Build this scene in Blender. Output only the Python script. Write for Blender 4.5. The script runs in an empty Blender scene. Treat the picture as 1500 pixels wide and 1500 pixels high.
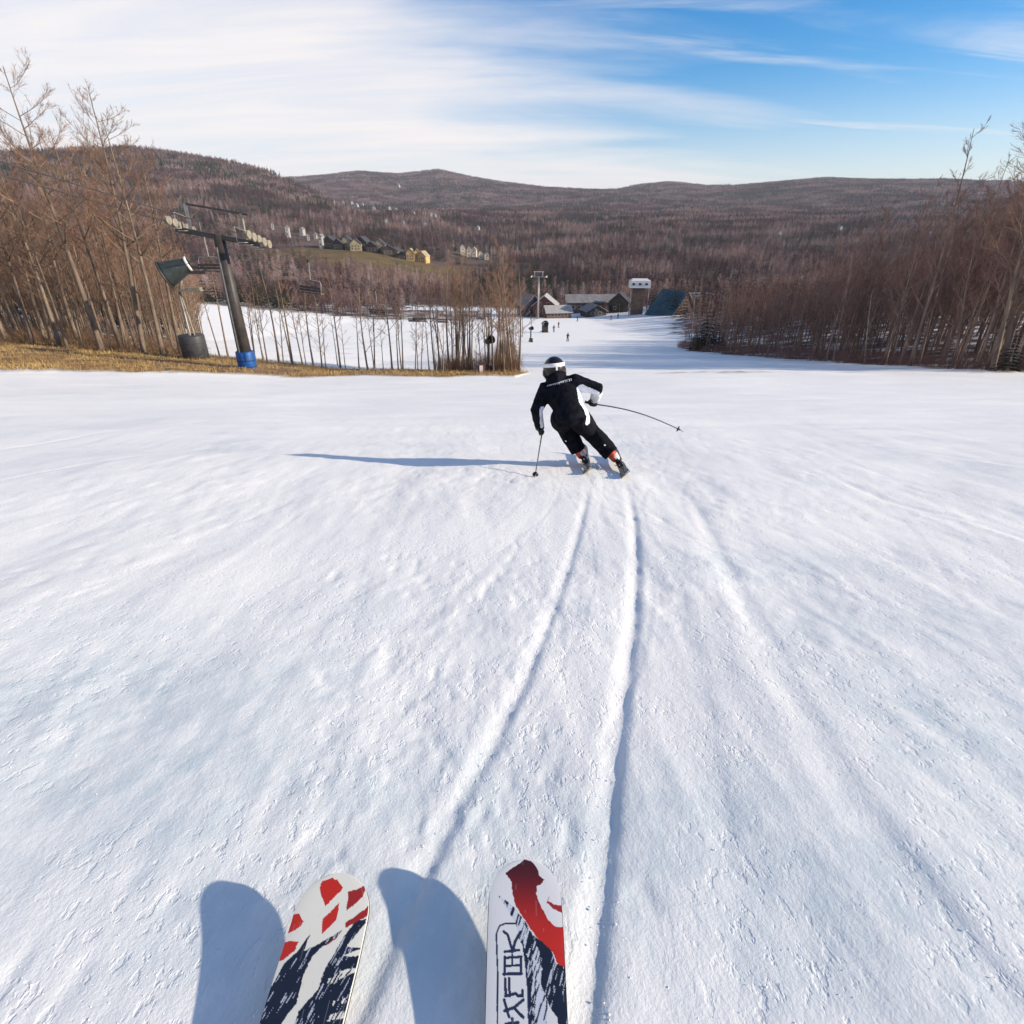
import bpy, bmesh, math, random
import numpy as np
from mathutils import Vector, Matrix, noise as mnoise
from mathutils.bvhtree import BVHTree

R = math.radians
scene = bpy.context.scene
COL = scene.collection

# ------------------------------------------------------------------ camera
PITCH = R(27.7)
cam_data = bpy.data.cameras.new('camera')
cam_data.lens = 36 * 800 / 1500
cam_data.sensor_width = 36
cam_data.clip_start = 0.02
cam_data.clip_end = 20000
camera = bpy.data.objects.new('camera', cam_data)
camera.rotation_euler = (math.pi / 2 - PITCH, 0, 0)
COL.objects.link(camera)
scene.camera = camera

# ------------------------------------------------------------------ light
SUN_EL = R(22.0)
SUN_AZ = math.atan2(0.985, -0.17)          # measured from +Y towards +X
SUN_DIR = Vector((math.sin(SUN_AZ) * math.cos(SUN_EL), math.cos(SUN_AZ) * math.cos(SUN_EL), math.sin(SUN_EL)))
sd = bpy.data.lights.new('sun', 'SUN')
sd.energy = 4.0
sd.angle = R(0.9)
sd.color = (1.0, 0.885, 0.71)
sun = bpy.data.objects.new('sun', sd)
sun.rotation_euler = SUN_DIR.to_track_quat('Z', 'Y').to_euler()
COL.objects.link(sun)

world = bpy.data.worlds.new('World')
scene.world = world
world.use_nodes = True
wn, wl = world.node_tree.nodes, world.node_tree.links
wn.clear()


def N(tree, typ, **kw):
    n = tree.nodes.new(typ)
    for k, v in kw.items():
        setattr(n, k, v)
    return n


def math_node(tree, op, a, b=None, clamp=False):
    n = tree.nodes.new('ShaderNodeMath')
    n.operation = op
    n.use_clamp = clamp
    for i, v in enumerate((a, b)):
        if v is None:
            continue
        if isinstance(v, (int, float)):
            n.inputs[i].default_value = v
        else:
            tree.links.new(v, n.inputs[i])
    return n.outputs[0]


def smooth(tree, val, lo, hi):
    n = tree.nodes.new('ShaderNodeMapRange')
    n.interpolation_type = 'SMOOTHSTEP'
    n.inputs['From Min'].default_value = lo
    n.inputs['From Max'].default_value = hi
    tree.links.new(val, n.inputs['Value'])
    return n.outputs['Result']


def build_world():
    t = world.node_tree
    sky = N(t, 'ShaderNodeTexSky', sky_type='NISHITA', sun_disc=False)
    sky.sun_elevation = SUN_EL
    sky.sun_rotation = SUN_AZ
    sky.altitude = 600
    sky.air_density = 1.0
    sky.dust_density = 1.0
    sky.ozone_density = 3.0
    tc = N(t, 'ShaderNodeTexCoord')
    sep = N(t, 'ShaderNodeSeparateXYZ')
    t.links.new(tc.outputs['Generated'], sep.inputs[0])
    x, y, z = sep.outputs
    # cirrus sheet far overhead: direction projected on a flat layer
    zz = math_node(t, 'ADD', math_node(t, 'MAXIMUM', z, 0.0), 0.16)
    comb = N(t, 'ShaderNodeCombineXYZ')
    t.links.new(math_node(t, 'DIVIDE', x, zz), comb.inputs[0])
    t.links.new(math_node(t, 'DIVIDE', y, zz), comb.inputs[1])

    def layer(rot, scale, nscale, detail, rough, dist):
        m = N(t, 'ShaderNodeMapping')
        m.inputs['Rotation'].default_value = (0, 0, rot)
        m.inputs['Scale'].default_value = scale
        t.links.new(comb.outputs[0], m.inputs[0])
        n = N(t, 'ShaderNodeTexNoise')
        n.inputs['Scale'].default_value = nscale
        n.inputs['Detail'].default_value = detail
        n.inputs['Roughness'].default_value = rough
        n.inputs['Distortion'].default_value = dist
        t.links.new(m.outputs[0], n.inputs['Vector'])
        return n.outputs['Fac']
    n1 = layer(R(18), (0.45, 1.3, 1), 1.0, 6, 0.55, 0.5)
    n2 = layer(R(-14), (0.5, 3.2, 1), 1.15, 8, 0.6, 0.7)
    # cloud bank thick over the left of the valley, thinning to the right
    hyp = math_node(t, 'SQRT', math_node(t, 'ADD', math_node(t, 'MULTIPLY', x, x), math_node(t, 'MULTIPLY', y, y)))
    sinaz = math_node(t, 'DIVIDE', x, math_node(t, 'MAXIMUM', hyp, 0.001))
    el = math_node(t, 'ARCSINE', z)
    m = math_node(t, 'ADD', el, math_node(t, 'MULTIPLY', sinaz, 0.44))
    m = math_node(t, 'ADD', m, math_node(t, 'MULTIPLY', math_node(t, 'SUBTRACT', n1, 0.5), -0.5))
    bank = smooth(t, m, 0.33, 0.08)
    streak = math_node(t, 'MULTIPLY', smooth(t, n2, 0.44, 0.78), smooth(t, n1, 0.34, 0.60))
    streak = math_node(t, 'MULTIPLY', streak, 0.75)
    soft = math_node(t, 'ADD', 0.48, math_node(t, 'MULTIPLY', n2, 0.85))
    bank = math_node(t, 'MULTIPLY', bank, soft)
    veil = math_node(t, 'MULTIPLY', smooth(t, el, .20, .0), .5)
    cl = math_node(t, 'MAXIMUM', math_node(t, 'MAXIMUM', bank, streak), veil)
    cl = math_node(t, 'MULTIPLY', cl, 0.97, clamp=True)
    hs = N(t, 'ShaderNodeHueSaturation')
    hs.inputs['Saturation'].default_value = 1.5
    hs.inputs['Value'].default_value = .88
    t.links.new(sky.outputs[0], hs.inputs['Color'])
    mix = N(t, 'ShaderNodeMix', data_type='RGBA')
    t.links.new(cl, mix.inputs['Factor'])
    t.links.new(hs.outputs[0], mix.inputs['A'])
    mix.inputs['B'].default_value = (5.1, 4.85, 4.75, 1)
    bg = N(t, 'ShaderNodeBackground')
    bg.inputs['Strength'].default_value = 0.115
    t.links.new(mix.outputs['Result'], bg.inputs[0])
    out = N(t, 'ShaderNodeOutputWorld')
    t.links.new(bg.outputs[0], out.inputs[0])


build_world()
vs = scene.view_settings
vs.view_transform = 'Standard'
vs.look = 'None'
vs.exposure = 0.79
vs.gamma = 1
vs.use_curve_mapping = False

# ------------------------------------------------------------------ helpers
CP, SP = math.cos(PITCH), math.sin(PITCH)


def at(px, py, Y):
    """Point of the place seen at photo pixel (px, py), Y metres ahead."""
    a, b = (px - 750) / 800, (750 - py) / 800
    d = Vector((a, CP + SP * b, -SP + CP * b))
    return d * (Y / d.y)


class MB:
    def __init__(self):
        self.v, self.f, self.m = [], [], []
        self.mat = 0

    def add(self, vs, fs):
        o = len(self.v)
        self.v.extend([tuple(p) for p in vs])
        self.f.extend([tuple(i + o for i in f) for f in fs])
        self.m.extend([self.mat] * len(fs))

    def box(self, c, size, M=None, taper=1.0, bevel=0.0):
        sx, sy, sz = size[0] / 2, size[1] / 2, size[2] / 2
        c = Vector(c)
        vs = []
        for k in (-1, 1):
            q = taper if k > 0 else 1
            for a, b in ((-1, -1), (1, -1), (1, 1), (-1, 1)):
                p = Vector((a * sx * q, b * sy * q, k * sz))
                vs.append((M @ p if M else p) + c)
        self.add(vs, [(3, 2, 1, 0), (4, 5, 6, 7), (0, 1, 5, 4), (1, 2, 6, 5), (2, 3, 7, 6), (3, 0, 4, 7)])

    def tube(self, pts, rad, n=6, cap=True, squash=None, side=None):
        pts = [Vector(p) for p in pts]
        if not hasattr(rad, '__len__'):
            rad = [rad] * len(pts)
        vs, fs = [], []
        ref = None
        for i, p in enumerate(pts):
            d = (pts[min(i + 1, len(pts) - 1)] - pts[max(i - 1, 0)])
            if d.length < 1e-9:
                d = Vector((0, 0, 1))
            d.normalize()
            if side is not None:
                s = side[i] if isinstance(side, list) else side
                ref = (Vector(s) - d * Vector(s).dot(d)).normalized()
            elif ref is None:
                ref = d.orthogonal().normalized()
            else:
                ref = (ref - d * ref.dot(d)).normalized()
            w = d.cross(ref)
            r = rad[i]
            r1, r2 = (r if hasattr(r, '__len__') else (r, r))
            for k in range(n):
                a = 2 * math.pi * k / n
                vs.append(p + ref * (math.cos(a) * r1) + w * (math.sin(a) * r2))
        for i in range(len(pts) - 1):
            for k in range(n):
                a, b = i * n + k, i * n + (k + 1) % n
                fs.append((a, b, b + n, a + n))
        if cap:
            fs.append(tuple(range(n - 1, -1, -1)))
            fs.append(tuple(range((len(pts) - 1) * n, len(pts) * n)))
        self.add(vs, fs)

    def twig(self, a, b, r):
        d = b - a
        o = d.orthogonal().normalized() * r
        w = d.normalized().cross(o)
        self.add([a + o, a - o * .5 + w * .87, a - o * .5 - w * .87, b], [(0, 1, 3), (1, 2, 3), (2, 0, 3)])

    def lathe(self, prof, M, n=20, close=False):
        vs, fs = [], []
        for r, z in prof:
            for k in range(n):
                a = 2 * math.pi * k / n
                vs.append(M @ Vector((r * math.cos(a), r * math.sin(a), z)))
        for i in range(len(prof) - 1):
            for k in range(n):
                a, b = i * n + k, i * n + (k + 1) % n
                fs.append((a, b, b + n, a + n))
        if close:
            fs.append(tuple(range(n - 1, -1, -1)))
            fs.append(tuple(range((len(prof) - 1) * n, len(prof) * n)))
        self.add(vs, fs)

    def mesh(self, name, mats=None, smooth=False):
        me = bpy.data.meshes.new(name)
        me.from_pydata(self.v, [], self.f)
        if mats is not None:
            for m in (mats if isinstance(mats, (list, tuple)) else [mats]):
                me.materials.append(m)
            if isinstance(mats, (list, tuple)) and len(mats) > 1:
                me.polygons.foreach_set('material_index', self.m)
        if smooth:
            me.polygons.foreach_set('use_smooth', [True] * len(me.polygons))
        me.update()
        return me

    def build(self, name, mats, parent=None, smooth=False):
        return link(name, self.mesh(name, mats, smooth), parent)


def link(name, data, parent=None, loc=None):
    o = bpy.data.objects.new(name, data)
    COL.objects.link(o)
    if parent is not None:
        o.parent = parent
        o.matrix_parent_inverse = parent.matrix_local.inverted()
    if loc is not None:
        o.location = loc
    return o


def child(name, data, parent, local=True):
    """part given in the thing's own coordinates"""
    o = bpy.data.objects.new(name, data)
    COL.objects.link(o)
    o.parent = parent
    return o


def tag(o, label, cat, group=None, kind=None):
    if label:
        o['label'] = label
    if cat:
        o['category'] = cat
    if group:
        o['group'] = group
    if kind:
        o['kind'] = kind
    return o


def thing(name, label, cat, loc=(0, 0, 0), rz=0.0, group=None):
    o = bpy.data.objects.new(name, None)
    o.empty_display_size = 0.2
    COL.objects.link(o)
    o.location = loc
    o.rotation_euler = (0, 0, rz)
    return tag(o, label, cat, group)


def copy_tree(o, parent=None):
    c = o.copy()
    COL.objects.link(c)
    if parent is not None:
        c.parent = parent
    for ch in list(o.children):
        copy_tree(ch, c)
    return c


def mat(name, col, rough=0.7, var=0.0, scale=8.0, col2=None, metal=0.0, bump=0.0, spec=0.3, objvar=0.0, stretch=None):
    m = bpy.data.materials.new(name)
    m.use_nodes = True
    t = m.node_tree
    b = t.nodes['Principled BSDF']
    b.inputs['Roughness'].default_value = rough
    b.inputs['Metallic'].default_value = metal
    b.inputs['Specular IOR Level'].default_value = spec
    b.inputs['Base Color'].default_value = (*col, 1)
    if var or col2 or bump:
        tc = N(t, 'ShaderNodeTexCoord')
        src = tc.outputs['Object']
        if stretch:
            mp = N(t, 'ShaderNodeMapping')
            mp.inputs['Scale'].default_value = stretch
            t.links.new(src, mp.inputs[0])
            src = mp.outputs[0]
        no = N(t, 'ShaderNodeTexNoise')
        no.inputs['Scale'].default_value = scale
        no.inputs['Detail'].default_value = 5
        no.inputs['Roughness'].default_value = 0.6
        t.links.new(src, no.inputs['Vector'])
        c2 = col2 or tuple(max(0, c * (1 - var)) for c in col)
        c1 = col if col2 else tuple(c * (1 + var) for c in col)
        fac = smooth(t, no.outputs['Fac'], 0.33, 0.67)
        mx = N(t, 'ShaderNodeMix', data_type='RGBA')
        t.links.new(fac, mx.inputs['Factor'])
        mx.inputs['A'].default_value = (*c1, 1)
        mx.inputs['B'].default_value = (*c2, 1)
        res = mx.outputs['Result']
        if objvar:
            oi = N(t, 'ShaderNodeObjectInfo')
            hv = N(t, 'ShaderNodeHueSaturation')
            t.links.new(math_node(t, 'ADD', 1 - objvar, math_node(t, 'MULTIPLY', oi.outputs['Random'], 2 * objvar)), hv.inputs['Value'])
            t.links.new(res, hv.inputs['Color'])
            res = hv.outputs[0]
        t.links.new(res, b.inputs['Base Color'])
        if bump:
            bp = N(t, 'ShaderNodeBump')
            bp.inputs['Strength'].default_value = bump
            bp.inputs['Distance'].default_value = 0.02
            t.links.new(no.outputs['Fac'], bp.inputs['Height'])
            t.links.new(bp.outputs[0], b.inputs['Normal'])
    return m


# ------------------------------------------------------------------ noise
def _hash(ix, iy, seed):
    h = (ix.astype(np.int64) * 374761393 + iy.astype(np.int64) * 668265263 + seed * 974634777) & 0xffffffff
    h = ((h ^ (h >> 13)) * 1274126177) & 0xffffffff
    h = h ^ (h >> 16)
    return (h & 0xffff) / 65535.0


def vnoise(x, y, seed=0):
    ix, iy = np.floor(x), np.floor(y)
    fx, fy = x - ix, y - iy
    fx = fx * fx * fx * (fx * (fx * 6 - 15) + 10)
    fy = fy * fy * fy * (fy * (fy * 6 - 15) + 10)
    a, b = _hash(ix, iy, seed), _hash(ix + 1, iy, seed)
    c, d = _hash(ix, iy + 1, seed), _hash(ix + 1, iy + 1, seed)
    return (a + (b - a) * fx) * (1 - fy) + (c + (d - c) * fx) * fy - 0.5


def fbm(x, y, seed=0, oct=4, gain=0.5):
    r = np.zeros_like(x, dtype=float)
    amp, tot = 1.0, 0.0
    for o in range(oct):
        r += amp * vnoise(x * 2 ** o + 13.7 * o, y * 2 ** o - 7.3 * o, seed + o)
        tot += amp
        amp *= gain
    return r / tot


def sstep(a, b, x):
    t = np.clip((x - a) / (b - a), 0, 1)
    return t * t * (3 - 2 * t)


# ------------------------------------------------------------------ terrain
PY = np.array([-30, -10, 0, 10, 20, 30, 40, 50, 60, 75, 90, 120, 160, 205, 235, 300, 400, 600, 800, 1000, 1400, 2000, 2800, 8000.])
PZ = np.array([5.27, 0.91, -1.27, -3.45, -5.63, -7.75, -9.75, -11.6, -13.3, -15.7, -18.0, -21.9, -26.2, -29.7, -31.2, -33.0, -32.5, -26.0, -14.0, 0, 22., 50, 90, 90])
TY = np.linspace(-30, 8000, 16061)
TZ = np.interp(TY, PY, PZ)
for _ in range(2):
    k = 41
    T2 = np.convolve(np.pad(TZ, k // 2, mode='edge'), np.ones(k) / k, mode='valid')
    w = sstep(26, 60, TY)
    TZ = TZ * (1 - w) + T2 * w


def elev_table(pts):
    az, el = [], []
    for px, py in pts:
        d = at(px, py, 1.0)
        az.append(math.atan2(d.x, d.y))
        el.append(math.atan2(d.z, math.hypot(d.x, d.y)))
    return np.array(az), np.array(el)


FAR_AZ, FAR_EL = elev_table([(-900, 250), (-300, 262), (0, 262), (300, 266), (400, 268), (470, 262), (525, 255), (580, 259), (640, 253), (690, 264), (740, 272), (800, 279),
                             (860, 282), (905, 283), (935, 276), (975, 272), (1030, 276), (1080, 277), (1150, 271), (1210, 266), (1290, 268), (1380, 269),
                             (1450, 274), (1600, 280), (2400, 285)])
LEFT_AZ, LEFT_EL = elev_table([(-900, 240), (-300, 238), (-60, 228), (20, 230), (90, 226), (170, 221), (240, 227), (320, 239), (390, 259), (450, 284), (560, 335), (700, 400), (2400, 460)])


def H(x, y):
    """ground height of the whole valley"""
    x, y = np.asarray(x, float), np.asarray(y, float)
    r = np.hypot(x, np.maximum(y, 0) + 1e-6)
    az = np.arctan2(x, np.maximum(y, 1.0))
    yy = np.where(y < 200, y, y + (r - y) * sstep(200, 700, y))
    z = np.interp(yy, TY, TZ)
    nearw = 1 - sstep(160, 320, y)
    # raised bank on the left, rising ground under the wood on the right
    lb = np.maximum(0, -x - 14)
    z = z + nearw * sstep(22, 45, y) * (0.075 * np.minimum(lb, 40)) * (1 - 0.6 * sstep(60, 110, y))
    lb2 = np.maximum(0, -x - 50)
    z = z + nearw * 0.10 * lb2 * sstep(30, 60, y)
    rb = np.maximum(0, x - np.where(y < 60, 44, 44 - 0.12 * (y - 60)))
    z = z + nearw * sstep(25, 50, y) * 0.10 * np.minimum(rb, 90)
    # left valley side: shelf with the houses, then the near hill
    sh = sstep(230, 420, y) * (1 - sstep(900, 1500, r)) * sstep(-20, -130, x)
    z = z + sh * 15
    ez = np.tan(np.interp(az, LEFT_AZ, LEFT_EL)) * 1700.0
    b = np.exp(-((r - 1700) / 620.0) ** 2)
    hill = np.maximum(ez - z, 0) * b
    ef = np.tan(np.interp(az, FAR_AZ, FAR_EL)) * 3700.0
    rise = sstep(1500, 3700, r) * (1 - 0.6 * sstep(3900, 6000, r))
    far = np.maximum(ef - z, 0) * rise ** 1.25
    hill = hill * sstep(230, 620, r)
    far = far * sstep(230, 620, r)
    n = fbm(x / 260.0, y / 260.0, 5, 4) * 26 * sstep(700, 1800, r) * (1 - 0.75 * sstep(2600, 3700, r))
    n2 = fbm(x / 70.0, y / 70.0, 9, 3) * 5 * sstep(240, 500, r) * (1 - sstep(3000, 3700, r) * .6)
    return z + np.maximum(hill, far) + n + n2


def plane_hit(px, py):
    a, b = (px - 750) / 800, (750 - py) / 800
    dy, dz = CP + SP * b, -SP + CP * b
    t = 1.27 / (-dz - 0.218 * dy)
    return a * t, dy * t


# ski tracks cut in the snow: photo polyline -> ground curve, width, depth, berm
TRACKS = [
    ([(866, 700), (858, 740), (842, 800), (815, 880), (775, 980), (735, 1060), (695, 1135), (650, 1225), (612, 1300), (570, 1390), (520, 1500)], .026, .0078, .0015),
    ([(918, 705), (929, 760), (933, 820), (930, 900), (921, 980), (908, 1080), (895, 1190), (884, 1300), (872, 1400), (862, 1500)], .030, .0115, .002),
    ([(990, 690), (1030, 760), (1085, 860), (1140, 960), (1200, 1080), (1270, 1200), (1370, 1340), (1490, 1490)], .045, .0046, .0008),
    ([(800, 735), (740, 800), (670, 865), (600, 935), (540, 1000), (470, 1080), (380, 1200)], .03, .0018, .0006),
    ([(760, 800), (700, 880), (640, 960), (560, 1070), (500, 1160), (420, 1290)], .03, .0015, .0005),
    ([(1010, 720), (1060, 830), (1120, 950), (1210, 1130), (1300, 1290), (1400, 1490)], .04, .002, .0006),
    ([(960, 720), (985, 830), (1010, 960), (1040, 1120), (1075, 1300), (1110, 1490)], .05, .002, .0006),
    ([(1180, 680), (1300, 730), (1420, 760), (1560, 810), (1800, 900)], .04, .004, .003),
    ([(620, 640), (460, 640), (300, 655), (140, 680), (-60, 720)], .05, .005, .004),
    ([(700, 600), (560, 602), (380, 612), (180, 630), (-40, 660)], .07, .007, .006),
    ([(1050, 600), (1200, 598), (1350, 606), (1550, 625)], .07, .007, .007),
    ([(1030, 640), (1160, 650), (1320, 660), (1540, 690)], .06, .006, .005),
]


def track_relief(X, Y):
    out = np.zeros_like(X)
    for pts, w, dep, berm in TRACKS:
        P = np.array([plane_hit(*p) for p in pts])
        # resample smoothly (Catmull-Rom)
        Q = np.vstack([2 * P[0] - P[1], P, 2 * P[-1] - P[-2]])
        S = []
        for i in range(1, len(Q) - 2):
            for t in np.linspace(0, 1, 12, endpoint=False):
                a, b, c, d = Q[i - 1], Q[i], Q[i + 1], Q[i + 2]
                S.append(.5 * ((2 * b) + (-a + c) * t + (2 * a - 5 * b + 4 * c - d) * t * t + (-a + 3 * b - 3 * c + d) * t ** 3))
        S = np.array(S + [P[-1]])
        m = (X > S[:, 0].min() - .4) & (X < S[:, 0].max() + .4) & (Y > S[:, 1].min() - .4) & (Y < S[:, 1].max() + .4)
        xs, ys = X[m], Y[m]
        best = np.full(xs.shape, 9.0)
        sgn = np.zeros_like(best)
        along = np.zeros_like(best)
        for i in range(len(S) - 1):
            a, d = S[i], S[i + 1] - S[i]
            L = np.hypot(*d)
            t = np.clip(((xs - a[0]) * d[0] + (ys - a[1]) * d[1]) / (L * L), 0, 1)
            ex, ey = xs - a[0] - d[0] * t, ys - a[1] - d[1] * t
            q = np.hypot(ex, ey)
            u = q < best
            best[u] = q[u]
            sgn[u] = np.sign(d[0] * ey - d[1] * ex)[u]
            along[u] = (i + t[u]) / (len(S) - 1)
        wob = 1 + .7 * fbm(xs * 6, ys * 3, 31, 3)
        wl = np.where(sgn < 0, 2.0 * w, .75 * w)
        g = -dep * np.exp(-(best / wl) ** 2)
        bm = berm * np.exp(-((best - 2.0 * w) / (1.1 * w)) ** 2) * (0.65 - .35 * sgn) * np.maximum(wob, 0)
        fade = np.minimum(1, np.minimum(along * 8, 1.0))
        out[m] += (g * (1 + .3 * fbm(xs * 9, ys * 5, 33, 2)) + bm) * np.clip(fade, 0, 1)
    # many faint older ski marks running down the hill
    rk = np.random.default_rng(23)
    for k in range(34):
        x0, sl = rk.normal(0.2, 2.6), rk.normal(.06, .20)
        a, ph, lam = rk.uniform(.1, .9), rk.uniform(0, 6.28), rk.uniform(5, 14)
        w, dep = rk.uniform(.007, .022), rk.uniform(.0005, .0016)
        ya, yb = rk.uniform(-1, 6), rk.uniform(6, 30)
        ln = a * np.sin(Y[:, :1] / lam * 6.283 + ph) + x0 + sl * Y[:, :1]
        for off in (0, rk.uniform(.25, .5)):
            d = X - ln - off
            m = (np.abs(d) < .12) & (Y > ya) & (Y < yb)
            dd = d[m]
            e = np.minimum(1, np.minimum(Y[m] - ya, yb - Y[m]))
            out[m] += e * (-dep * np.exp(-(dd / np.where(dd < 0, 1.8 * w, .7 * w)) ** 2) + .5 * dep * np.exp(-((dd - 2 * w) / w) ** 2))
    return out


def snow_relief(X, Y):
    near = 1 - sstep(5, 16, Y)
    mid = sstep(5, 12, Y) * (1 - sstep(70, 140, Y))
    z = np.zeros_like(X)
    z += mid * (.30 * fbm(X / 9.0 + .13 * Y, Y / 5.0, 51, 3) + .09 * fbm((X + .25 * Y) / 3.4, Y / .95, 53, 3))
    z += (1 - mid) * .11 * fbm(X / 2.2 + .2 * Y, Y / 2.6 - .15 * X, 55, 3, .4) * (1 - sstep(20, 60, Y))
    z += near * sstep(1.2, 2.5, Y) * .032 * fbm((X + .3 * Y) / 3.0, Y / 1.1, 54, 2)
    # scraped streaks running downhill
    wx = X - .10 * Y * X / (1 + np.abs(X)) + .35 * fbm(X / 1.7, Y / 2.3, 56, 2)
    z += near * .019 * fbm(wx / .33, Y / 1.9 + X * .21, 57, 4)
    patch = sstep(-.12, .22, fbm(X / 1.3 + .3 * Y, Y / 1.9 - .2 * X, 59, 3))
    z += near * (.004 + .007 * patch) * fbm(X / .15 + Y, Y / .24 - X, 61, 2, .5)
    z -= near * .022 * np.maximum(fbm(X / .07 + Y * 2, Y / .11 - X * 2, 67, 2) - .12, 0) * sstep(-.05, .2, fbm(X / .9, Y / 1.4, 69, 3))
    z += near * .0028 * patch * np.abs(fbm(X / .05 + Y * 3, Y / .08 - X * 3, 63, 2)) * 2
    calm = 1 - .8 * sstep(.95, .5, Y) * sstep(1.0, .45, np.abs(X + .18))      # packed under the skis
    z = z * calm
    cr = fbm(X / .035 + Y * 5, Y / .04 - X * 4, 65, 2)
    z += (1 - sstep(4, 8, Y)) * .007 * np.maximum(cr - .17, 0) * 3 * patch * calm
    return z


def grass_mask(X, Y):
    n = fbm(X / 5.0, Y / 5.0, 71, 4)
    n2 = fbm(X / 1.2, Y / 1.2, 72, 3)
    # strip of bare turf along the left of the run, woods floor on both sides
    y0 = np.interp(X, [-120, -60, -37, -25, -18, -12, -4, 0.2, 1.5], [39, 36, 33.5, 34.0, 36.5, 36.5, 37.5, 38.5, 44])
    y1 = np.interp(X, [-120, -60, -34, -26, -20, -12, -4, 0.2, 1.5], [62, 60, 56, 52, 49, 46.5, 45, 43.5, 44])
    y1 = np.maximum(y1, y0)
    e = 2.6 * n + 1.2 * n2
    g = sstep(-.6, .6, Y - y0 + e) * sstep(-.8, .8, y1 - Y + e * 1.3)
    # narrow scrub along the left edge of the lower run
    xe = np.interp(Y, [44, 60, 90, 130, 200], [0.6, .8, 1.0, 1.2, 2.0])
    g2 = sstep(1.1, .3, np.abs(X - xe + 1.0 + n * 2)) * sstep(42, 46, Y) * sstep(120, 95, Y)
    return np.maximum(g, g2 * .9)


RIGHT_EDGE_Y = [30, 40, 46, 60, 75, 90, 100, 120, 160, 230]
RIGHT_EDGE_X = [75, 56, 42, 36, 32, 29.0, 29.5, 36, 44, 60]


def litter_mask(X, Y):
    n = fbm(X / 4.0, Y / 3.0, 81, 4)
    xe = np.interp(Y, RIGHT_EDGE_Y, RIGHT_EDGE_X)
    r = sstep(-.8, 2.2, X - xe + 8 * n) * sstep(-.1, .12, fbm(X / 3.0, Y / 1.7, 83, 4) + .09) * sstep(36, 42, Y)
    lw = sstep(0, -5, X + .56 * Y + 5 * n) * sstep(48, 53, Y) * sstep(-.12, .1, fbm(X / 3.0, Y / 2.0, 84, 4) + .10)
    lo = sstep(188, 198, Y + 22 * n) * sstep(-8, -14, X + 4 * n) * (.55 + .45 * sstep(-.05, .1, fbm(X / 5.0, Y / 3.0, 85, 3)))
    return np.maximum(np.maximum(r, lw), lo)


def attr(me, name, data):
    a = me.attributes.new(name, 'FLOAT', 'POINT')
    a.data.foreach_set('value', np.ascontiguousarray(data, dtype=np.float32).ravel())


def grid_mesh(name, X, Y, Z):
    nr, nc = X.shape
    me = bpy.data.meshes.new(name)
    co = np.stack([X, Y, Z], -1).astype(np.float32).reshape(-1, 3)
    idx = np.arange(nr * nc).reshape(nr, nc)
    q = np.stack([idx[:-1, :-1], idx[:-1, 1:], idx[1:, 1:], idx[1:, :-1]], -1).reshape(-1, 4).astype(np.int32)
    me.vertices.add(len(co))
    me.vertices.foreach_set('co', co.ravel())
    me.loops.add(q.size)
    me.loops.foreach_set('vertex_index', q.ravel())
    me.polygons.add(len(q))
    me.polygons.foreach_set('loop_start', np.arange(0, q.size, 4, dtype=np.int32))
    me.polygons.foreach_set('loop_total', np.full(len(q), 4, np.int32))
    me.polygons.foreach_set('use_smooth', np.ones(len(q), bool))
    me.update(calc_edges=True)
    return me


def ground_z(x, y):
    return float(H(np.array([x]), np.array([y]))[0])


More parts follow.
